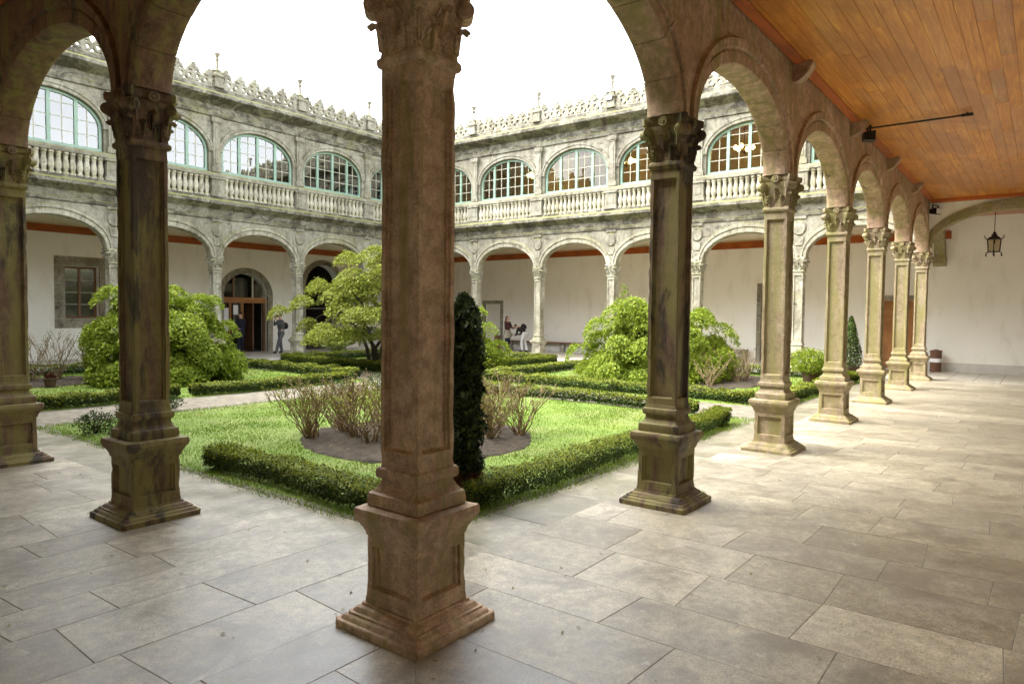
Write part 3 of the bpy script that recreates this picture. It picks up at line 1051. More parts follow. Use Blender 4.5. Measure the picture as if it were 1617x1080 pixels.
# crest ornament and finial on the parapet
def crest():
    m = MB()
    def ring(cx, cz, r0, r1, y):
        n = 14
        vs = []
        for yy in (-y, y):
            vs += [(cx + r0 * math.cos(2 * PI * k / n), yy, cz + r0 * math.sin(2 * PI * k / n)) for k in range(n)]
            vs += [(cx + r1 * math.cos(2 * PI * k / n), yy, cz + r1 * math.sin(2 * PI * k / n)) for k in range(n)]
        fs = []
        for k in range(n):
            q = (k + 1) % n
            fs += [(k, q, n + q, n + k), (2 * n + k, 3 * n + k, 3 * n + q, 2 * n + q), (k, 2 * n + k, 2 * n + q, q), (n + k, n + q, 3 * n + q, 3 * n + k)]
        m.add(vs, fs)
    ring(-.142, .155, .062, .145, .07)
    ring(.142, .155, .062, .145, .066)
    m.prism([(-.06, 0), (.06, 0), (.07, .26), (.05, .40), (-.05, .40), (-.07, .26)], -.075, .075)
    for cx, cz, r in ((-.105, .40, .075), (.105, .40, .075), (0, .51, .09)):
        n = 10
        m.prism([(cx + r * math.cos(2 * PI * k / n), cz + r * math.sin(2 * PI * k / n)) for k in range(n)], -.08, .08)
    m.prism([(-.10, .36), (.10, .36), (.10, .43), (-.10, .43)], -.05, .05)
    m.tube([(-.27, 0, .22), (-.2, 0, .30), (-.17, 0, .37), (-.22, 0, .40)], [.05, .06, .055, .03], 6)
    m.tube([(.27, 0, .22), (.2, 0, .30), (.17, 0, .37), (.22, 0, .40)], [.05, .06, .055, .03], 6)
    return m
CRS = crest().mesh('crest_ornament', M['far'], 40)
FIN = MB()
FIN.sq([(.19, 0), (.19, .06), (.15, .08), (.15, .34), (.2, .38), (.2, .44), (.12, .47), (.085, .56), (.1, .60), (.06, .64)])
FIN.lathe([(.06, .64), (.045, .72), (.04, .92), (.075, .97), (.075, 1.0), (.04, 1.02), (.045, 1.06), (.105, 1.16), (.10, 1.2), (.03, 1.22)], 10)
FIN.tube([(-.15, 0, .46), (-.17, 0, .56), (-.12, 0, .62), (-.07, 0, .56)], [.03, .04, .035, .02], 6)
FIN.tube([(.15, 0, .46), (.17, 0, .56), (.12, 0, .62), (.07, 0, .56)], [.03, .04, .035, .02], 6)
FIN = FIN.mesh('finial', M['far'], 40)

PANES_E = []
for me, cx, cz in PANES:
    q = me.copy(); q.materials[0] = M['glass_east']; PANES_E.append((q, cx, cz))
far = {}
for side, lab in (('north', 'two-storey grey stone cloister wing across the court on the left'), ('east', 'two-storey mossy stone cloister wing across the court on the right')):
    r = far[side] = wing_root('cloister_wing', side, lab, 'building')
    arch_bays(r, SPF, VOUSF)
    sweep(r, 'entablature', P_ENT, M['fardark'])
    sweep(r, 'cornice', P_CORN, M['fardark'])
    bl = sweep(r, 'balustrade', P_RAIL, M['far'])
    pp = MB().box(.3, L - .3, -.295, -.155, 9.475, 9.53).build('parapet', M['far'], r)
    for b in range(NB):
        uc = (b + .5) * S
        ob('upper_wall', UPW, r, (uc, 0, 0))
        for q in UARCH:
            ob('voussoir', q, r, (uc, random.uniform(-.004, .004), 0))
        nbal = 15
        for k in range(nbal):
            ob('baluster', BAL, bl, (uc - 1.34 + 2.68 * k / (nbal - 1), -.14, 5.767))
        wd = ob('window', FRM, r, (uc, 0, 0))
        ob('mullion', MUL, wd)
        ob('glazing_bar', GLB, wd)
        for me, cx, cz in (PANES if side == 'north' else PANES_E):
            pn = ob('pane', me, wd, (cx, GY, cz))
            pn.rotation_euler = (random.gauss(0, .004), 0, random.gauss(0, .004))
        for k in range(6):
            if (b, k) in ((0, 0), (5, 5)): continue
            c = ob('crest_ornament', CRS, pp, (b * S + (k + .5) * S / 6, -.225, 9.53))
            c.scale = (1, 1, random.uniform(.9, 1.1))
            c.rotation_euler = (0, random.uniform(-.05, .05), 0)
    for k in range(NB + 1):
        u = k * S
        if 0 < k < NB:
            ob('pilaster', PIL, r, (u, 0, 0))
            ob('rail_pedestal', PED, r, (u, 0, 0))
            ob('medallion', MED, r, (u, 0, 0))
            f = ob('finial', FIN, pp, (u, -.225, 9.482))
            f.rotation_euler = (random.uniform(-.02, .02), random.uniform(-.02, .02), 0)
    # body of the wing behind the facade: upper floor, upper room, roof
    MB().box(-.1, L + (D if side == 'north' else -.2), .16, D + .3, ZC + .002, ZC + .4).build('ceiling', M['plank'], r)
    MB().box(.2, L - .2, D - .3, D - .1, ZC + .41, 9.2).build('room_wall', M['inner'], r)
    MB().box(-.0, L, .19, D + .3, 9.05, 9.3).build('roof', M['roof'], r)
    MB().box(-.1, 0, .2, D, ZC + .41, 9.04).box(L, L + .1, .2, D, ZC + .41, 9.04).build('end_wall', M['inner'], r)
# added, out of view: tall tiled block that darkens reflections in the east windows
refl_block = MB().prism([(4.4, 9.3), (4.4, 14.2), (4.0, 14.2), (9.5, 17.5), (15.0, 14.2), (14.6, 14.2), (14.6, 9.3)], -4, L + 4)
refl_block.v = [(y, x, z) for x, y, z in refl_block.v]
refl_block.build('roof', M['roof'], near['west'])

# ------------------------------------------------------------------ GALLERY WALLS
def wall_mb(u0, u1, z1, ops, v0, v1):
    """ops: (ua, ub, sill, spring, rise)"""
    m = MB()
    u = u0
    for ua, ub, sill, spr, rise in sorted(ops):
        if ua > u: m.box(u, ua, v0, v1, -.05, z1)
        if sill > 0: m.box(ua, ub, v0, v1, -.05, sill)
        c, hw = (ua + ub) / 2, (ub - ua) / 2
        if rise <= 0:
            m.box(ua, ub, v0, v1, spr, z1)
        else:
            s_ = spandrel_mb(hw, rise, hw, spr, z1, v0, v1, 24)
            m.add([(x + c, y, z) for x, y, z in s_.v], s_.f)
        u = ub
    if u1 > u: m.box(u, u1, v0, v1, -.05, z1)
    return m

def surround(root, ua, ub, sill, spr, rise, wd, v, proud=.035, mat='pillar'):
    """stone blocks round an opening"""
    m = M[mat]
    n = max(2, round((spr - max(sill, 0)) / .55))
    for s_, x0, x1 in ((0, ua - wd, ua), (1, ub, ub + wd)):
        for k in range(n):
            z0 = max(sill, 0) + (spr - max(sill, 0)) * k / n
            z1 = max(sill, 0) + (spr - max(sill, 0)) * (k + 1) / n
            MB().box(x0, x1, v - proud - random.uniform(0, .004), v + .06, z0 + .003, z1 - .003).build('jamb_stone', m, root)
    if rise > 0:
        c, hw = (ua + ub) / 2, (ub - ua) / 2
        for k in range(7):
            ring_piece(PI * k / 7, PI * (k + 1) / 7, hw, rise, hw + wd, rise + wd, spr, [(0, v - proud), (1, v - proud), (1, v + .06), (0, v + .06)], 4).build('voussoir', m, root, None, (c, 0, 0))
    else:
        MB().box(ua - wd, ub + wd, v - proud - .004, v + .06, spr + .003, spr + wd).build('lintel', m, root)
    if sill > 0:
        MB().box(ua - wd, ub + wd, v - proud - .006, v + .06, sill - wd, sill - .003).build('sill', m, root)

# north wall (left far gallery): u = x
nw = thing('gallery_wall', 'white plastered back wall of the left far gallery with stone doorways', 'wall', (0, L, 0), 0)
ops = [(6.98, 8.12, 1.45, 3.32, 0), (12.95, 15.05, 0, 2.45, .95), (17.05, 19.05, 0, 3.0, 1.0)]
wall_mb(-D, L + D + .3, 9.3, ops, D, D + .5).build('plaster', M['plaster'], nw)
MB().box(-D, L + D, D - .07, D - .002, 4.46, 4.72).build('frieze_beam', M['beam'], nw)
surround(nw, 6.98, 8.12, 1.45, 3.32, 0, .34, D, .012, 'far')
surround(nw, 12.95, 15.05, 0, 2.45, .95, .24, D, .03, 'far')
surround(nw, 17.05, 19.05, 0, 3.0, 1.0, .24, D, .03, 'far')
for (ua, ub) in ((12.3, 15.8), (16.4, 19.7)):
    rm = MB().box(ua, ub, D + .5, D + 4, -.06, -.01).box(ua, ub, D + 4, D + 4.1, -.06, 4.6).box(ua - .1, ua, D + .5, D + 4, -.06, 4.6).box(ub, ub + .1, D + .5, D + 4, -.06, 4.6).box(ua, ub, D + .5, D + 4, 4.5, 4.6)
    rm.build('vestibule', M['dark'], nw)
# brown casement window
cw = MB()
wy = D + .3
cw.box(6.98, 7.05, wy, wy + .07, 1.45, 3.32).box(8.05, 8.12, wy, wy + .07, 1.45, 3.32).box(7.05, 8.05, wy, wy + .07, 1.45, 1.53).box(7.05, 8.05, wy, wy + .07, 3.24, 3.32).box(7.51, 7.59, wy - .02, wy + .07, 1.53, 3.24)
cwo = cw.build('casement_window', M['brownwood'], nw)
gbm = MB()
for z in (1.96, 2.39, 2.82):
    gbm.box(7.05, 7.51, wy + .02, wy + .045, z - .012, z + .012).box(7.59, 8.05, wy + .02, wy + .045, z - .012, z + .012)
gbm.build('glazing_bar', M['muntin'], cwo)
for x0, x1 in ((7.05, 7.51), (7.59, 8.05)):
    for z0, z1 in ((1.53, 1.95), (1.97, 2.38), (2.40, 2.81), (2.83, 3.24)):
        MB().box(x0, x1, wy + .03, wy + .036, z0, z1).build('pane', M['doorglass'], cwo)
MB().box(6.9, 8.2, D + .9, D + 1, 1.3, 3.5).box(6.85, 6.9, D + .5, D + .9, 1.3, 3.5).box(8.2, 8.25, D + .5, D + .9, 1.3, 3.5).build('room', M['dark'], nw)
# glazed timber entrance in the arched doorway
dy = D + .22
dr = MB()
dr.box(12.95, 15.05, dy - .06, dy + .10, 2.12, 2.36)
dro = dr.build('door_frame', M['orangewood'], nw)
MB().box(12.96, 13.06, dy - .03, dy + .06, 0, 2.12).build('post', M['orangewood'], dro)
MB().box(13.33, 13.41, dy - .03, dy + .06, 0, 2.12).build('post', M['orangewood'], dro)
MB().box(13.86, 13.98, dy - .04, dy + .06, 0, 2.12).build('post', M['orangewood'], dro)
MB().box(14.95, 15.04, dy - .03, dy + .06, 0, 2.12).build('post', M['brownwood'], dro)
MB().box(14.40, 14.48, dy - .02, dy + .05, 2.36, 3.30).build('post', M['muntin'], dro)
MB().box(13.5, 13.58, dy - .02, dy + .05, 2.36, 3.30).build('post', M['brownwood'], dro)
for x0, x1, z0, z1 in ((13.06, 13.33, .05, 2.12), (13.41, 13.86, .05, 2.12), (13.58, 14.40, 2.36, 3.2), (14.48, 14.9, 2.36, 2.95), (13.06, 13.5, 2.36, 2.95)):
    MB().box(x0, x1, dy, dy + .008, z0, z1).build('pane', M['doorglass'], dro)
MB().box(13.52, 13.74, dy - .012, dy - .004, 1.62, 2.02).build('paper_notice', M['paper'], dro)
MB().box(13.08, 13.3, dy - .012, dy - .004, .9, 1.9).build('paper_notice', M['paper'], dro)
MB().box(14.5, 14.56, dy + .1, dy + .9, .02, 2.1).build('open_leaf', M['brownwood'], dro)

# east wall (right far gallery and end of the right gallery): root rotated, u = L - y
ew = thing('gallery_wall', 'white plastered back wall of the right far gallery and end wall of the right gallery', 'wall', (L, L, 0), -PI / 2)
ops = [(L - 20.02, L - 19.0, 0, 2.26, 0), (L - 5.95, L - 4.9, 0, 2.9, 0), (L - 1.9, L - .62, 0, 2.4, 0)]
wall_mb(-D, L + D, 9.3, ops, D, D + .5).build('plaster', M['plaster'], ew)
for ua, ub, sill, spr, rise in ops:
    surround(ew, ua, ub, sill, spr, rise, .17, D, .03, 'far')
for (ua, ub, zt, mat, nm) in ((L - 20.02, L - 19.0, 2.26, 'whitepaint', 'white_door'), (L - 5.95, L - 4.9, 2.9, 'brownwood', 'brown_door'), (L - 1.9, L - .62, 2.4, 'orangewood', 'orange_door')):
    d = MB().box(ua, ub, D + .12, D + .17, 0, zt).build(nm, M[mat], ew)
    wv = (ub - ua)
    for a0, a1 in ((.08, .46), (.54, .92)):
        for z0, z1 in ((.12, .45), (.5, .93)):
            MB().box(ua + wv * a0, ua + wv * a1, D + .107, D + .119, zt * z0, zt * z1).build('panel', M[mat], d)
    MB().box(ub - .12, ub - .08, D + .04, D + .118, 1.0, 1.04).build('handle', M['iron'], d)
MB().box(-D, L + .3, D - .07, D - .002, 4.46, 4.72).build('frieze_beam', M['beam'], ew)
MB().box(L - .3, L + D, D - .012, D - .001, 0, .30).build('skirting', M['dado'], ew)
# benches against the east wall
for y0, y1, lab in ((13.3, 18.2, 'long stone wall bench with brown wooden seat behind the two standing people'), (6.4, 8.6, 'low stone bench against the white wall behind the right bush')):
    b = thing('wall_bench', lab, 'bench', (L + D, (y0 + y1) / 2, 0))
    hl = (y1 - y0) / 2
    MB().box(-.50, -.0, -hl, hl, .40, .46).build('seat', M['brownwood'] if y0 > 10 else M['far'], b)
    for k in range(4):
        yy = -hl + .15 + (2 * hl - .3) * k / 3
        MB().box(-.44, -.0, yy - .12, yy + .12, 0, .399).build('leg', M['far'], b)
    MB().box(-.30, -.0, -hl + .05, hl - .05, 0, .396).build('back_panel', M['dado'], b)
# outer walls behind the camera
for nm, lab, a in (('south', 'white plastered outer wall of the right gallery', (-D, L + D, -D - .4, -D)), ('west', 'white plastered outer wall of the left gallery', (-D - .4, -D - .001, -D - .4, L + D))):
    tag(MB().box(*a, -.05, ZC + .5).build('gallery_wall', M['plaster']), lab, 'wall')

# ------------------------------------------------------------------ CEILINGS OF THE NEAR GALLERIES
def plank_ceiling(root, x0, x1, y0, y1, swap, lenr, skip_mitre=False):
    pw = .165
    ny = int((y1 - y0) / pw) + 1
    for j in range(ny):
        ya = y0 + j * pw; yb = min(ya + pw, y1)
        if yb - ya < .03: continue
        x = x0
        first = random.uniform(.3, 1) * lenr
        while x < x1 - .01:
            l = first if x == x0 else lenr * random.uniform(.75, 1.25)
            xe = min(x + l, x1)
            if x1 - xe < .6: xe = x1
            hx, hy = (xe - x) / 2 - .0008, (yb - ya) / 2 - .001
            m = MB()
            c = .002
            m.add([(-hx, -hy, .0), (hx, -hy, .0), (hx, hy, .0), (-hx, hy, .0), (-hx, -hy + c, -.003), (hx, -hy + c, -.003), (hx, hy - c, -.003), (-hx, hy - c, -.003)],
                  [(0, 1, 2, 3), (4, 7, 6, 5), (0, 4, 5, 1), (1, 5, 6, 2), (2, 6, 7, 3), (3, 7, 4, 0)])
            cx, cy = (x + xe) / 2, (ya + yb) / 2
            o = m.build('ceiling_plank', M['plank'], root, None, (cx, cy, 0) if not swap else (cy, cx, 0))
            o.rotation_euler = (random.gauss(0, .006), random.gauss(0, .0012), PI / 2 if swap else 0)
            x = xe
cs = struct(MB().box(-D, L + .3, -D, -.16, ZC + .012, ZC + .2).build('ceiling', M['beam']))
cr = struct(MB().box(L + .3, L + D, -D, -.0, ZC + .012, ZC + .2).build('ceiling', M['beam']))
cs.location = (0, 0, 0)
hold = ob('planking', MB().box(-D, L + .2, -D, -.162, .006, .0115).mesh('planking', M['beam']), cs, (0, 0, ZC))
plank_ceiling(hold, -D + .05, L - .35, -D + .1, -.30, False, 2.2)
cw_ = struct(MB().box(-D, -.16, -.16, L + D, ZC + .0122, ZC + .21).build('ceiling', M['beam']))
hold2 = ob('planking', MB().box(-D, -.162, -.16, L + D, .006, .0116).mesh('planking', M['beam']), cw_, (0, 0, ZC))
plank_ceiling(hold2, -.1, L - .3, -D + .1, -.30, True, 5.5)
# border boards
MB().box(-.2, L - .3, -.30, -.17, -.025, .005).build('border_board', M['beam'], hold)
MB().box(L - .42, L - .22, -D + .1, -.2, -.09, .004).build('border_beam', M['beam'], hold)
MB().box(-.30, -.17, -.1, L - .3, -.025, .005).build('border_board', M['beam'], hold2)

# ------------------------------------------------------------------ FIXTURES
rod = thing('tie_rod', 'thin dark iron rod fixed across the wooden ceiling', 'rod', (3.12 * S, -.2, ZC - .045))
MB().tube([(0, 0, 0), (0, -1.58, 0)], .016, 8).build('bar', M['iron'], rod)
MB().tube([(-.0, -1.5, 0), (0, -1.66, 0)], .026, 8).build('hook', M['iron'], rod)
MB().tube([(0, -1.58, .0), (0, -1.58, .04)], .012, 6).build('bracket', M['iron'], rod)

def floodlight(loc, rz, lab, s_=1.0):
    r = thing('floodlight', lab, 'floodlight', loc, rz, 'floodlights')
    MB().prism([(-.12 * s_, -.08 * s_), (.12 * s_, -.11 * s_), (.12 * s_, .11 * s_), (-.12 * s_, .08 * s_)], -.14 * s_, .14 * s_).build('housing', M['iron'], r)
    MB().box(.121 * s_, .128 * s_, -.12 * s_, .12 * s_, -.09 * s_, .09 * s_).build('lamp_face', M['lampface'], r)
    MB().box(-.02 * s_, .02 * s_, -.17 * s_, -.145 * s_, -.03 * s_, .2 * s_).box(-.02 * s_, .02 * s_, .145 * s_, .17 * s_, -.03 * s_, .2 * s_).box(-.02 * s_, .02 * s_, -.17 * s_, .17 * s_, .2 * s_, .22 * s_).build('bracket', M['iron'], r)
floodlight((3 * S + .1, -.40, ZC - .26), -1.2, 'black floodlight under the ceiling corbel of the third right-hand pillar', .75)
floodlight((L - .35, -.32, ZC - .34), -2.0, 'black floodlight at the far top end of the right arcade', .8)
floodlight((L - .3, 3.0 * S + .05, 9.85), PI, 'grey floodlight on the parapet of the right far wing', 1.0)

ln = thing('hanging_lantern', 'wrought iron hanging lantern in front of the white end wall', 'lantern', (22.4, -1.60, 4.0))
ln.scale = (.82, .82, .82)
MB().lathe([(.20, -.26), (.205, -.24), (.195, -.235)], 6).lathe([(.235, .20), (.24, .22), (.20, .23)], 6).build('rim', M['iron'], ln)
for k in range(6):
    a = 2 * PI * k / 6
    MB().tube([(.20 * math.cos(a), .20 * math.sin(a), -.24), (.235 * math.cos(a), .235 * math.sin(a), .21)], .014, 5).build('upright', M['iron'], ln)
    MB().tube([(.235 * math.cos(a), .235 * math.sin(a), .2), (.32 * math.cos(a), .32 * math.sin(a), .26), (.34 * math.cos(a), .34 * math.sin(a), .34)], .010, 5).build('scroll', M['iron'], ln)
    MB().tube([(.20 * math.cos(a), .20 * math.sin(a), -.24), (.27 * math.cos(a), .27 * math.sin(a), -.3), (.27 * math.cos(a), .27 * math.sin(a), -.40)], [.01, .012, .022], 5).build('drop', M['iron'], ln)
    b = a + 2 * PI / 6
    MB().add([(.195 * math.cos(a), .195 * math.sin(a), -.23), (.195 * math.cos(b), .195 * math.sin(b), -.23), (.23 * math.cos(b), .23 * math.sin(b), .2), (.23 * math.cos(a), .23 * math.sin(a), .2)], [(0, 1, 2, 3)]).build('pane', M['lampglass'], ln)
MB().lathe([(.24, .22), (.16, .29), (.10, .31), (.11, .36), (.06, .40), (.05, .46), (.015, .48)], 6).build('cap', M['iron'], ln)
MB().tube([(0, 0, .47), (0, 0, (ZC - 4.0) / .82)], .012, 5).build('chain', M['iron'], ln)
MB().lathe([(.03, -.2), (.03, .02), (.012, .05)], 8).build('candle', M['whitepaint'], ln)

def litter_bin(loc, lab, h, r, white=True):
    b = thing('litter_bin', lab, 'bin', loc, 0, 'bins in the far galleries')
    MB().lathe([(r * .92, 0), (r, .02), (r, h * .9), (r * 1.05, h * .92), (r * 1.05, h), (r * .7, h), (r * .66, h * .93)], 18).build('body', M['bin'], b, 40)
    MB().lathe([(r * 1.004, h * .45), (r * 1.004, h * .62)], 18, cap=False).build('band', M['paper'] if white else M['iron'], b, 40)
    MB().lathe([(r * .62, h * .93), (r * .5, h * 1.02), (r * .1, h * 1.04)], 18).build('lid', M['iron'], b, 40)
litter_bin((24.25, -.02, 0), 'dark litter bin with white band at the foot of the end wall', .72, .17)
litter_bin((23.35, 18.15, 0), 'brown cylindrical bin beside the white door', .72, .15, False)

# chandeliers behind the upper windows
def chandelier(loc, lab):
    c = thing('chandelier', lab, 'chandelier', loc, 0, 'lit chandeliers behind upper windows')
    MB().tube([(0, 0, .1), (0, 0, 1.2)], .012, 5).lathe([(.02, -.1), (.06, 0), (.03, .12)], 8).build('stem', M['iron'], c)
    for k in range(6):
        a = 2 * PI * k / 6
        x, y = .3 * math.cos(a), .3 * math.sin(a)
        MB().tube([(0, 0, 0), (x * .6, y * .6, -.08), (x, y, .05)], .012, 5).build('arm', M['iron'], c)
        MB().lathe([(.02, .05), (.07, .10), (.07, .15), (.02, .21)], 8, (x, y, 0)).build('bulb', M['warm'], c)
chandelier((4.55 * S, L + 2.2, 7.75), 'lit yellow chandelier behind a left far wing window near the far corner')
chandelier((L + 2.2, 4.55 * S, 7.85), 'lit yellow chandelier behind the right far wing window left of the middle one')
chandelier((L + 1.9, 3.15 * S, 7.85), 'lit yellow chandelier behind the middle window of the right far wing')
chandelier((L + 1.9, 1.75 * S, 7.75), 'lit yellow chandelier behind the right far wing window seen over the second arch')

# ------------------------------------------------------------------ PLANTS
def hedge(x0, x1, y0, y1, h, label, n, leaf=.034, mat='hedge', gap=.0, seed=0):
    cx, cy = (x0 + x1) / 2, (y0 + y1) / 2
    r = thing('box_hedge', label, 'hedge', (cx, cy, 0), 0, 'clipped box hedges of the garden')
    hx, hy = (x1 - x0) / 2, (y1 - y0) / 2
    P = RNG.uniform(-1, 1, (n * (2 if leaf < .03 else 3), 3))
    # push most leaves outwards to the skin
    m_ = np.max(np.abs(P), axis=1)
    P = P / m_[:, None] ** .72
    P = np.clip(P, -1, 1)
    nz = np.array([noise.noise((p[0] * hx * 2.6 + seed, p[1] * hy * 2.6 + seed, p[2] * 1.2)) for p in P])
    nz2 = np.array([noise.noise((p[0] * hx * 7 + seed, p[1] * hy * 7, p[2] * 3 + seed)) for p in P])
    sc = 1 + (.22 if leaf < .03 else .42) * nz + .10 * nz2
    n = n if leaf < .03 else int(n * 1.9)
    keep = (nz2 + RNG.normal(0, .12, len(P))) > (-.30 if leaf < .03 else -.6) + gap - .12 * P[:, 2]
    W = min(hx, hy)
    Q = np.stack([P[:, 0] * hx + np.sign(P[:, 0]) * W * .5 * (sc - 1) * (hx == W) , P[:, 1] * hy + np.sign(P[:, 1]) * W * .5 * (sc - 1) * (hy == W), (P[:, 2] * .5 + .5) * h * (1 + .9 * (sc - 1)) + .03], 1)
    Q += RNG.normal(0, .012, Q.shape)
    if hx > hy: Q[:, 1] += .05 * np.sin(Q[:, 0] * 1.7 + seed)
    else: Q[:, 0] += .05 * np.sin(Q[:, 1] * 1.7 + seed)
    Nr = P * np.array([.6, .6, .6]) + np.array([0, 0, .5])
    Q, Nr = Q[keep], Nr[keep]
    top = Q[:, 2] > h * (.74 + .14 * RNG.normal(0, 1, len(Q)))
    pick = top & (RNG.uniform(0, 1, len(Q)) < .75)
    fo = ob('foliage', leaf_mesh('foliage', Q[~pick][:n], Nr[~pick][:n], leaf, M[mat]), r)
    ob('bright_top_foliage', leaf_mesh('bright_top_foliage', Q[pick], Nr[pick], leaf * .9, M['hedge2']), r)  # brighter leaf colour on top, darker sides: stands in for light from above
    st = MB()
    for _ in range(max(6, int(max(hx, hy) * 9))):
        x, y = random.uniform(-hx, hx) * .9, random.uniform(-hy, hy) * .6
        st.tube([(x, y, -.03), (x + random.uniform(-.03, .03), y + random.uniform(-.03, .03), h * .4), (x + random.uniform(-.08, .08), y + random.uniform(-.06, .06), h * .8)], [.009, .006, .003], 4)
    st.build('stem', M['bark'], r)['kind'] = 'stuff'
    return r

hedge(1.29, 1.56, 1.75, 4.8, .215, 'low clipped box hedge in the left foreground between the corner pillar and the dark pillar', 15000, .028, seed=1)
hedge(1.95, 8.75, 1.23, 1.51, .23, 'low clipped hedge in the right foreground from the cypress past the first right pillar', 26000, .028, seed=2)
hedge(9.36, 9.56, 2.20, 8.90, 0.19, 'box hedge on the near side of the gravel path right of the near lawn', 9000, .045, seed=3)
hedge(11.51, 11.79, 1.50, 9.00, 0.21, 'box hedge on the far side of the gravel path before the right bush', 9000, .048, seed=4)
hedge(11.90, 18.60, 1.26, 1.54, 0.23, 'box hedge along the right arcade past the gravel path', 7000, .05, seed=5)
hedge(12.00, 18.60, 9.26, 9.54, 0.21, 'box hedge across the middle of the court behind the right bush', 7000, .055, seed=6)
hedge(12.00, 18.60, 11.46, 11.74, 0.22, 'second box hedge across the middle of the court beyond the gravel path', 7000, .055, seed=7)
hedge(18.66, 18.94, 1.90, 9.00, 0.22, 'box hedge at the foot of the right far arcade, right half', 6000, .055, seed=8)
hedge(18.66, 18.94, 11.90, 18.40, 0.22, 'box hedge at the foot of the right far arcade in front of the two people', 7000, .055, seed=9)
hedge(16.66, 16.94, 12.20, 18.00, 0.23, 'inner box hedge before the two people at the right far arcade', 6000, .055, seed=10)
hedge(1.60, 4.40, 11.41, 11.69, 0.19, 'short box hedge beyond the gravel path at the far left', 5000, .048, seed=11, gap=.25)
hedge(4.70, 8.90, 11.41, 11.69, 0.19, 'box hedge beyond the gravel path in front of the left bush', 6000, .048, seed=12, gap=.1)
hedge(9.36, 9.64, 12.00, 18.40, 0.23, 'box hedge beside the path right of the left bush', 7000, .055, seed=13)
hedge(11.46, 11.74, 12.40, 18.40, 0.25, 'box hedge beside the path under the spreading tree', 7000, .055, seed=14)
hedge(2.00, 9.00, 18.56, 18.84, 0.23, 'box hedge at the foot of the left far arcade, left half', 7000, .055, seed=15)
hedge(12.20, 18.20, 18.56, 18.84, 0.23, 'box hedge at the foot of the left far arcade in front of the walking person', 7000, .055, seed=16)
hedge(6.50, 9.00, 16.66, 16.94, 0.24, 'inner box hedge left of the arched doorway', 4000, .055, seed=17)

def sprig(loc, h, r_, n, label, mat='hedge', leaf=.04, group='small low plants beside the path'):
    r = thing('small_shrub', label, 'shrub', (loc[0], loc[1], 0), 0, group)
    P = RNG.normal(0, 1, (n, 3)); P /= np.linalg.norm(P, axis=1, keepdims=True)
    P *= RNG.uniform(.35, 1, (n, 1)) ** .6
    cl = np.array([noise.noise((p[0] * 2.5 + loc[0], p[1] * 2.5, p[2] * 2.5)) for p in P])
    P *= (1 + .35 * cl)[:, None]
    Q = P * np.array([r_ * 1.25, r_ * 1.1, h * .5]) + np.array([0, 0, h * .40]); Q = Q[Q[:, 2] > -.02]; P = P[:len(Q)]
    ob('foliage', leaf_mesh('foliage', Q, P + np.array([0, 0, .4]), leaf, M[mat]), r)
    st = MB()
    for _ in range(6):
        a = random.uniform(0, 2 * PI)
        st.tube([(0, 0, -.03), (.4 * r_ * math.cos(a), .4 * r_ * math.sin(a), h * .4), (.7 * r_ * math.cos(a), .7 * r_ * math.sin(a), h * .75)], [.012, .009, .004], 4)
    st.build('stem', M['bark'], r)['kind'] = 'stuff'
    return r
for i, (x, y, h, r_, lab) in enumerate((
        (1.45, 8.15, .36, .22, 'leftmost small round shrub at the start of the gravel path'), (1.75, 7.55, .34, .30, 'bushy small shrub behind the dark left pillar beside the gravel path'), (2.1, 8.5, .42, .22, 'taller small shrub in the gravel behind the dark left pillar'), (1.45, 7.1, .26, .2, 'lowest small shrub at the lawn edge by the dark left pillar'),
        (7.2, 9.7, .34, .26, 'fuller small shrub at the right end of the white gravel strip'), (8.2, 9.6, .4, .32, 'small shrub by the crossing of the gravel paths'), (3.3, 9.8, .3, .25, 'small round plant on the gravel close to the dark pillar'))):
    sprig((x, y), h, r_, 1100, lab, 'hedge', .035)

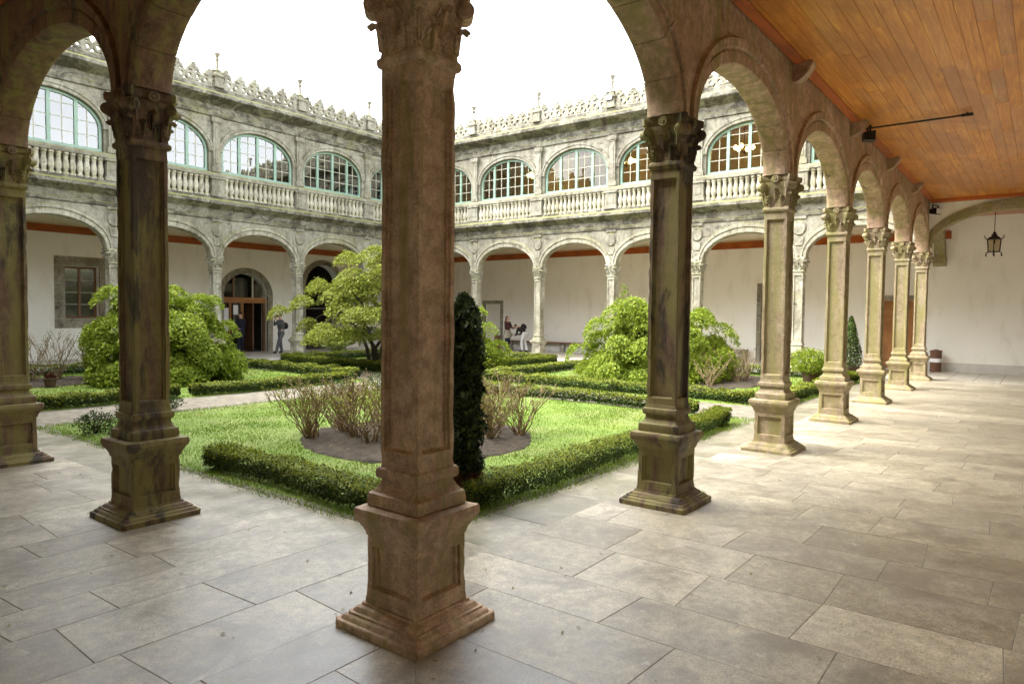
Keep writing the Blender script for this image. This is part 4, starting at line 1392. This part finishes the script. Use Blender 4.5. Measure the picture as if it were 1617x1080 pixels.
def bush(label, loc, rx, ry, h, npads, nleaf, mat, leaf, seed, z0=.15, spike=None, name='garden_bush', cat='bush', padr=(.30, .55), upper=False):
    rg = np.random.default_rng(seed)
    r = thing(name, label, cat, (loc[0], loc[1], 0))
    pads = []
    for _ in range(npads):
        v = rg.normal(0, 1, 3); v /= np.linalg.norm(v)
        v[2] = abs(v[2]) * (1 if rg.random() < .85 else -.3)
        q = rg.uniform(.62, 1.0) if rg.random() < .8 else rg.uniform(.2, .6)
        lump = 1 + .28 * noise.noise((v[0] * 1.6 + seed, v[1] * 1.6, v[2] * 1.6))
        pads.append((v[0] * rx * q * lump, v[1] * ry * q * lump, z0 + max(.05, v[2] * q * lump) * (h - z0), rg.uniform(*padr)))
    if spike:
        for t in np.linspace(0, 1, 5):
            pads.append((spike[0] + rg.normal(0, .08), spike[1] + rg.normal(0, .08), spike[2] + (spike[3] - spike[2]) * t, .28 - .17 * t))
    Ps, Ns = [], []
    tot = sum(p[3] ** 2 for p in pads)
    for (x, y, z, pr2) in pads:
        n = int(nleaf * pr2 ** 2 / tot)
        a = rg.uniform(0, 2 * PI, n); q = np.sqrt(rg.uniform(0, 1, n)) * pr2
        out = np.array([x / rx, y / ry, .55 + z / h * .6]) if not upper else np.array([x / rx * .4, y / ry * .4, 1.0]); out /= np.linalg.norm(out)
        t1 = np.cross(out, [0, 0, 1.0]); t1 /= np.linalg.norm(t1) + 1e-9
        t2 = np.cross(out, t1)
        dome = (1 - (q / pr2) ** 2) * pr2 * .30
        P = np.array([x, y, z]) + np.outer(q * np.cos(a), t1) + np.outer(q * np.sin(a) * .8, t2) + np.outer(dome + rg.normal(0, .035, n), out)
        P[:, 2] += -(.22 if not upper else .34) * q * q / pr2
        Ps.append(P); Ns.append(np.tile(out, (n, 1)))
    P = np.concatenate(Ps); Nn = np.concatenate(Ns)
    k = P[:, 2] > .03
    ob('crown', leaf_mesh('crown', P[k], Nn[k], leaf, M[mat], .5, .55), r)
    tk = MB()
    ns = 5
    if upper:
        anch = []
        for k in range(6):
            a_ = 2 * PI * k / 6 + .4
            q_ = (.38 * rx * math.cos(a_), .38 * ry * math.sin(a_), h * (.52 + .12 * (k % 2)))
            b_ = (.16 * math.cos(a_), .16 * math.sin(a_), -.05)
            tk.tube([b_, (b_[0] * 1.6 + rg.normal(0, .05), b_[1] * 1.6 + rg.normal(0, .05), h * .18), (q_[0] * .45 + rg.normal(0, .1), q_[1] * .45 + rg.normal(0, .1), h * .33), (q_[0] * .75, q_[1] * .75, h * .42), q_], [.075, .062, .05, .04, .03], 6)
            anch.append(q_)
        for (x, y, z, pr2) in pads:
            an = min(anch, key=lambda q: (q[0] - x) ** 2 + (q[1] - y) ** 2 + (q[2] - z) ** 2)
            mid = ((an[0] + x) / 2 + rg.normal(0, .1), (an[1] + y) / 2 + rg.normal(0, .1), (an[2] + z) / 2 + rg.normal(0, .06))
            tk.tube([an, mid, (x, y, z)], [.028, .018, .006], 4)
    else:
        bases = [(rg.normal(0, .12), rg.normal(0, .12)) for _ in range(ns)]
        for i, (x, y, z, pr2) in enumerate(pads):
            if i % 2 and npads > 60: continue
            bx, by = bases[i % ns]
            mid = (bx * .5 + x * .42 + rg.normal(0, .09), by * .5 + y * .42 + rg.normal(0, .09), z * .5 + .1 * h)
            tk.tube([(bx, by, -.05), (bx * .7 + x * .14, by * .7 + y * .14, z * .22 + .05 * h), mid, (x * .8, y * .8, z * .85), (x, y, z)], [.05, .04, .026, .014, .006], 5)
    tk.build('trunk', M['bark'], r, 60)
    return r
bush('broad bright green layered bush on the left lawn behind the dark pillar', (5.75, 15.0), 1.85, 1.85, 2.5, 210, 75000, 'bush', .09, 5, z0=.1, padr=(.32, .55))
bush('broad bright green layered bush on the right lawn behind the first right pillar', (15.5, 5.9), 2.4, 2.4, 2.2, 230, 80000, 'bush', .09, 9, z0=.1, padr=(.32, .58), spike=(-.75, .75, 1.8, 2.6))
# spreading open tree near the middle of the court
bush('spreading yellow-green tree with dark crooked branches left of the corner pillar', (11.95, 13.9), 2.95, 2.95, 3.65, 95, 46000, 'tree', .095, 21, z0=.95, name='spreading_tree', cat='tree', padr=(.35, .68), upper=True)
bush('upright yellow-green shrub just right of the corner pillar and cypress', (13.3, 11.0), .95, .95, 2.1, 46, 15000, 'bush', .085, 31)

# slim dark cypress behind the corner pillar
cy = thing('slim_cypress', 'slim very dark cypress directly behind the corner pillar', 'cypress', (2.10, 1.50, 0))
n = 15000
z = RNG.uniform(.02, 1, n); a = RNG.uniform(0, 2 * PI, n)
rad = .165 * np.minimum(1, (1 - z) ** .5 * 2.6) * RNG.uniform(.55, 1.05, n) * (1 + .16 * np.sin(z * 31 + a * 3) + .12 * np.sin(z * 77 - a * 5) + .5 * np.array([noise.noise((math.cos(p_) * 1.4, math.sin(p_) * 1.4, q_ * 7)) for p_, q_ in zip(a, z)]))
P = np.stack([rad * np.cos(a), rad * np.sin(a), z * 2.0], 1)
Nn = np.stack([np.cos(a), np.sin(a), np.full(n, .6)], 1)
low = z < .16
ob('foliage', leaf_mesh('foliage', P[~low], Nn[~low], .075, M['cypress'], .3), cy)
ob('withered_foliage', leaf_mesh('withered_foliage', P[low], Nn[low], .05, M['rust'], .35), cy)
MB().tube([(0, 0, -.05), (.01, 0, .8), (0, 0, 1.9)], [.05, .035, .01], 6).build('trunk', M['bark'], cy)
# small cone in a pot near the far right pillars
cn = thing('potted_conifer', 'small cone-shaped conifer in a reddish pot between the far pillars of the right arcade', 'conifer', (19.35, 1.62, 0))
n = 6000
z = RNG.uniform(0, 1, n); a = RNG.uniform(0, 2 * PI, n)
rad = .36 * (1 - z) ** .8 * RNG.uniform(.5, 1.05, n) + .02
ob('foliage', leaf_mesh('foliage', np.stack([rad * np.cos(a), rad * np.sin(a), .38 + z * 1.45], 1), np.stack([np.cos(a), np.sin(a), np.full(n, .5)], 1), .05, M['hedge']), cn)
MB().lathe([(.17, 0), (.24, .3), (.26, .31), (.26, .37), (.22, .37), (.21, .33)], 16).build('pot', M['terracotta'], cn, 40)
MB().tube([(0, 0, .3), (0, 0, 1.5)], [.03, .008], 6).build('trunk', M['bark'], cn)
def potted(loc, h, r_, lab, mat, leaf, sc_=1.0):
    q = sprig(loc, h, r_, 2500, lab, mat, leaf, 'potted plants around the court')
    q.name = 'potted_shrub'
    for c in q.children: c.location.z += .28
    MB().lathe([(.16, 0), (.22, .28), (.25, .29), (.25, .34), (.2, .34), (.19, .3)], 16).build('pot', M['terracotta'], q, 40)
    q.scale = (sc_, sc_, sc_)
potted((16.9, 2.1), .75, .48, 'leafy light green shrub in a pot between the second and third right pillars', 'bush', .07)
potted((17.6, 1.75), .45, .36, 'smaller potted green shrub right of the leafy one by the third right pillar', 'hedge2', .06)
potted((15.0, 19.75), .85, .5, 'pale variegated potted shrub near the walking person', 'variegated', .11)
potted((3.3, 15.3), .3, .16, 'small dark pot plant in the far left flower bed', 'rust', .05, .6)

def rose(loc, h, nst, lab, seed, leafn=30, grp='bare pruned rose bushes'):
    rg = random.Random(seed)
    r = thing('rose_bush', lab, 'rose bush', (loc[0], loc[1], .02), 0, grp)
    m = MB()
    lv = []
    for _ in range(nst):
        a = rg.uniform(0, 2 * PI); sp = rg.uniform(.2, 1.05)
        x = y = 0.0
        hh = h * rg.uniform(.6, 1.1)
        pts = [(rg.uniform(-.07, .07), rg.uniform(-.07, .07), -.04)]
        for k in range(1, 6):
            t = k / 5
            pts.append((pts[0][0] + sp * hh * t * math.cos(a) + rg.gauss(0, .035), pts[0][1] + sp * hh * t * math.sin(a) + rg.gauss(0, .035), hh * t ** .9))
        m.tube(pts, [.011, .008, .006, .005, .0045, .0035], 4)
        for k in (2, 3, 4, 4):
            b = Vector(pts[k]); a2 = a + rg.uniform(-1.4, 1.4); l = rg.uniform(.12, .28) * h
            e = b + Vector((math.cos(a2) * l * .5, math.sin(a2) * l * .5, l))
            m.tube([b, (b + e) / 2 + Vector((rg.gauss(0, .012), rg.gauss(0, .012), 0)), e], [.006, .0045, .003], 4)
            lv.append(e); lv.append((b + e) / 2)
        lv.append(Vector(pts[-1]))
    m.build('stem', M['rose'], r)['kind'] = 'stuff'
    if leafn:
        P = np.array([tuple(rg.choice(lv)) for _ in range(leafn)]) + RNG.normal(0, .035, (leafn, 3))
        ob('young_leaves', leaf_mesh('young_leaves', P, np.tile([0, 0, .6], (leafn, 1)), .035, M['hedge2'] if seed % 3 else M['straw']), r)
near_roses = [(3.20, 5.35, 'leftmost bare rose bush in the near round bed'), (3.55, 4.85, 'second bare rose bush from the left in the near round bed'), (3.75, 5.35, 'bare rose bush behind the second one in the near round bed'), (3.75, 4.35, 'bare rose bush just left of the corner pillar, at the front of the round bed'), (4.3, 5.0, 'tall bare rose bush left of the corner pillar at the back of the round bed'),
              (4.0, 3.85, 'bare rose bush hidden by the corner pillar in the near round bed'), (4.8, 3.35, 'bare rose bush right of the cypress at the front of the round bed'), (5.2, 3.75, 'bare rose bush right of the cypress in the middle of the round bed'), (5.35, 3.25, 'rightmost bare rose bush in the near round bed'), (4.9, 4.4, 'bare rose bush at the back of the round bed right of the cypress'),
              (3.45, 5.75, 'bare rose bush at the far left rim of the near round bed'), (4.0, 5.75, 'bare rose bush at the back left rim of the near round bed'), (3.45, 4.4, 'low bare rose bush at the front left rim of the near round bed'), (4.15, 4.55, 'bare rose bush in the middle of the round bed beside the corner pillar'), (5.6, 3.9, 'bare rose bush at the right rim of the near round bed'), (5.3, 4.6, 'bare rose bush at the back right rim of the near round bed')]
for i, (x, y, lab) in enumerate(near_roses):
    rose((x, y), random.uniform(.62, .85), 22, lab, 100 + i, 330)
for i in range(6):
    rose((1.5 + .62 * i, 16.4 + .45 * math.sin(i * 2.2)), random.uniform(.9, 1.25), 15, f'{ordn[i + 1]} bare rose bush from the left in the far left flower bed', 140 + i, 140)
for i in range(5):
    rose((14.0 + .7 * i, 3.75 + .35 * math.sin(i * 1.9)), random.uniform(.62, .9), 16, f'{ordn[i + 1]} bare rose bush from the left in the bed right of the right bush', 160 + i, 60)

# ------------------------------------------------------------------ PEOPLE
def skin(name, J, E, mat, parent, root=0, sub=2):
    me = bpy.data.meshes.new(name)
    me.from_pydata([j[0] for j in J], E, [])
    o = ob(name, me, parent)
    o.modifiers.new('skin', 'SKIN').use_smooth_shade = True
    sv = me.skin_vertices[0].data
    for i, j in enumerate(J):
        r = j[1] if isinstance(j[1], tuple) else (j[1], j[1])
        sv[i].radius = r
        sv[i].use_root = (i == root)
    sb = o.modifiers.new('sub', 'SUBSURF')
    sb.levels = sub - 1; sb.render_levels = sub - 1
    me.materials.append(mat)
    return o

def chain(k, *pts):
    return pts

def person(label, loc, face, hip, chest, neck, head, arms, legs, mats, extras=None, hair=True):
    """x forward, y left. arms/legs: lists of joint positions; one continuous body plus clothes"""
    r = thing('person', label, 'person', loc, face, 'people in the far galleries')
    J = [(hip, .105), (tuple((Vector(hip) + Vector(chest)) / 2), .10), (chest, .115), (neck, .05), (tuple((Vector(neck) + Vector(head)) / 2), .055), (head, (.085, .095)), (tuple(Vector(head) + (Vector(head) - Vector(neck)).normalized() * .08), .06)]
    E = [(0, 1), (1, 2), (2, 3), (3, 4), (4, 5), (5, 6)]
    low = Vector(hip) + (Vector(hip) - Vector(chest)).normalized() * .07
    Jj = [(tuple(low), .145), (tuple((Vector(hip) + Vector(chest)) / 2), .13), (chest, .14), (tuple(Vector(chest) + (Vector(neck) - Vector(chest)) * .7), .075)]
    Ej = [(0, 1), (1, 2), (2, 3)]
    for sh, el, wr, ft in arms:
        i = len(J); J += [(sh, .05), (el, .037), (wr, .026), (ft, .02)]; E += [(2, i), (i, i + 1), (i + 1, i + 2), (i + 2, i + 3)]
        # five fingers fanning from the palm
        d = (Vector(ft) - Vector(wr)).normalized()
        sd_ = d.cross(Vector((0, 0, 1)))
        sd_ = sd_.normalized() if sd_.length > .1 else Vector((0, 1, 0))
        for q, ln_ in ((-.03, .05), (-.012, .07), (.006, .075), (.022, .065)):
            n_ = len(J); J.append((tuple(Vector(ft) + d * ln_ + sd_ * q), .009)); E.append((i + 3, n_))
        n_ = len(J); J.append((tuple(Vector(wr) + d * .05 + sd_ * -.05), .010)); E.append((i + 2, n_))
        i = len(Jj); Jj += [(sh, .068), (el, .052), (tuple(Vector(el).lerp(Vector(wr), .85)), .042)]; Ej += [(2, i), (i, i + 1), (i + 1, i + 2)]
    Jt = []
    for hp, kn, an, toe in legs:
        i = len(J); J += [(hp, .075), (kn, .05), (an, .035), (toe, .03)]; E += [(0, i), (i, i + 1), (i + 1, i + 2), (i + 2, i + 3)]
        hp_v = Vector(hp) + Vector((0, 0, .10)); ln_v = Vector(kn).lerp(Vector(an), .96)
        Jt.append(([hp_v, Vector(hp), Vector(hp).lerp(Vector(kn), .5), Vector(kn), Vector(kn).lerp(ln_v, .5), ln_v], [.085, .10, .088, .068, .064, .058]))
    skin('body', J, E, M['skin'], r)
    skin('jacket', Jj, Ej, M[mats[0]], r)
    tm_ = MB()
    for pts_, rd_ in Jt: tm_.tube(pts_, rd_, 10)
    up_ = Vector(hip) + (Vector(chest) - Vector(hip)).normalized() * .05
    dn_ = (Vector(legs[0][0]) + Vector(legs[1][0])) / 2
    pv = MB().tube([up_, Vector(hip), dn_ + Vector((0, 0, -.05))], [.12, .14, .12], 10)
    tm_.add(pv.v, pv.f)
    tm_.build('trousers', M[mats[1]], r, 60)
    for hp, kn, an, toe in legs:
        skin('shoe', [(tuple(Vector(an) + Vector((-.03, 0, -.02))), .045), (tuple(Vector(an).lerp(Vector(toe), .5) + Vector((0, 0, -.005))), .047), (tuple(Vector(toe) + Vector((.02, 0, .0))), .035)], [(0, 1), (1, 2)], M['black'], r)
    ax = (Vector(head) - Vector(neck)).normalized()
    fw_ = Vector((1, 0, 0)) - ax * ax.x
    fw_ = fw_.normalized() if fw_.length > .05 else Vector((0, 0, -1))
    hd = Vector(head)
    hp_ = [(tuple(hd + ax * .055 + fw_ * .02), .09), (tuple(hd + ax * .04 - fw_ * .035), .098), (tuple(hd - ax * .03 - fw_ * .06), .075)]
    he = [(0, 1), (1, 2)]
    if mats[2] == 'long':
        hp_.append((tuple(hd - ax * .2 - fw_ * .08), .05)); he.append((2, 3))
    skin('hair', hp_, he, M['hairb'], r)
    # nose and eyes
    lf_ = ax.cross(fw_)
    MB().tube([hd + fw_ * .085 + ax * .005, hd + fw_ * .115 - ax * .015], [.010, .013], 5).build('nose', M['skin'], r)
    for s_ in (-1, 1):
        MB().lathe([(.004, -.006), (.011, 0), (.004, .006)], 6, tuple(hd + fw_ * .086 + lf_ * (.032 * s_) + ax * .018)).build('eye', M['hairb'], r)
    return r
V3 = Vector
# woman, facing the bent man: towards -y
pw_ = person('standing person in maroon jacket and navy trousers holding out one arm', (22.85, 17.15, 0), -PI / 2,
       (0, 0, .92), (0, 0, 1.27), (.0, 0, 1.42), (.02, 0, 1.56),
       [((.0, .17, 1.36), (.12, .2, 1.1), (.38, .12, 1.12), (.46, .1, 1.13)), ((0, -.17, 1.36), (.16, -.19, 1.12), (.42, -.08, 1.16), (.5, -.06, 1.17))],
       [((0, .09, .86), (.01, .1, .48), (-.02, .1, .08), (.13, .11, .035)), ((0, -.09, .86), (.03, -.1, .48), (.02, -.1, .08), (.17, -.11, .035))], ('maroon', 'denim', 'long'))
ct_ = MB().lathe([(.15, 1.0), (.165, .9), (.185, .72), (.19, .64), (.17, .645)], 14)
ct_.v = [(x * .95, y * 1.12, z) for x, y, z in ct_.v]
ct_.build('coat_tail', M['beige'], pw_, 50)
skin('shoulder_bag', [((.12, .2, .82), .09), ((.05, .23, .78), .10), ((-.05, .22, .80), .08)], [(0, 1), (1, 2)], M['beige'], pw_)
# man bent forward, facing +y
pm_ = person('person in black jacket and pale trousers bending forward beside a pillar', (22.9, 16.25, 0), PI / 2,
       (-.10, 0, .86), (.16, 0, 1.10), (.29, 0, 1.17), (.42, 0, 1.19),
       [((.18, .18, 1.08), (.24, .2, .82), (.42, .1, .76), (.5, .08, .78)), ((.18, -.18, 1.08), (.26, -.2, .84), (.45, -.1, .80), (.53, -.08, .82))],
       [((-.1, .09, .82), (.02, .11, .46), (-.03, .12, .08), (.12, .13, .035)), ((-.1, -.09, .82), (-.02, -.11, .46), (-.14, -.12, .08), (.01, -.13, .035))], ('black', 'pale', 'short'))
skin('backpack', [((-.12, 0, 1.05), .15), ((.02, 0, 1.22), .15), ((.10, 0, 1.26), .11)], [(0, 1), (1, 2)], M['black'], pm_)
# walking person with a camera held to the face, heading -x
pc = person('walking person in dark grey clothes holding a camera up to the face', (14.35, 22.6, 0), PI,
       (0, 0, .92), (.02, 0, 1.28), (.03, 0, 1.43), (.06, 0, 1.57),
       [((.02, .17, 1.37), (.2, .2, 1.2), (.27, .06, 1.46), (.27, .02, 1.52)), ((.02, -.17, 1.37), (.2, -.2, 1.18), (.28, -.06, 1.44), (.28, -.02, 1.5))],
       [((0, .08, .86), (.18, .09, .50), (.30, .1, .10), (.44, .1, .05)), ((0, -.08, .86), (-.02, -.09, .48), (-.10, -.1, .09), (.03, -.1, .035))], ('grey', 'grey', 'short'))
skin('backpack', [((-.2, 0, 1.0), .13), ((-.2, 0, 1.2), .14), ((-.16, 0, 1.32), .10)], [(0, 1), (1, 2)], M['black'], pc)
k_ = MB().box(.20, .28, -.07, .07, 1.52, 1.61); k_.lathe([(.035, 0), (.038, .07)], 10, (0, 0, 0))
k2 = thing('camera_device', 'small black camera held by the walking person', 'camera', (14.35, 22.6, 0), PI)
MB().box(.19, .25, -.07, .07, 1.53, 1.62).build('camera_body', M['black'], k2)
lm = MB().lathe([(.034, 0), (.038, .06), (.03, .07)], 12)
lm.v = [(.251 + z, x, y + 1.57) for x, y, z in lm.v]
lm.build('lens', M['iron'], k2)
# person standing in the entrance, seen from behind
person('person in dark navy clothes standing in the arched doorway', (13.55, 24.35, 0), PI / 2 + .3,
       (0, 0, .95), (0, 0, 1.32), (.0, 0, 1.5), (.02, 0, 1.64),
       [((0, .18, 1.4), (-.02, .24, 1.12), (.08, .2, .9), (.12, .19, .82)), ((0, -.18, 1.4), (-.02, -.24, 1.12), (.08, -.2, .9), (.12, -.19, .82))],
       [((0, .09, .88), (.01, .1, .48), (-.01, .1, .08), (.13, .1, .035)), ((0, -.09, .88), (.01, -.1, .48), (.0, -.1, .08), (.14, -.1, .035))], ('navy', 'navy', 'short'))

# ------------------------------------------------------------------ LITTER
n = 420
x = np.concatenate([RNG.uniform(-2.5, 9, 110), RNG.uniform(-2.5, 1.2, 90), RNG.uniform(1.2, 9, 140), RNG.normal(4.3, .9, 80)])
y = np.concatenate([RNG.uniform(-2.2, 1.1, 110), RNG.uniform(-1, 7, 90), RNG.uniform(1.2, 9, 140), RNG.normal(4.3, .9, 80)])
z = np.where(in_bed(x, y), .062, np.where((x > 1.13) & (y > 1.13), .012, .006))
ll = ob('leaf_litter', leaf_mesh('leaf_litter', np.stack([x, y, z], 1), np.tile([0, 0, 1.0], (n, 1)), .032, M['straw'], .5, .22))
tag(ll, 'scattered small dry leaves on the paving and lawn', 'leaf litter', None, 'stuff')
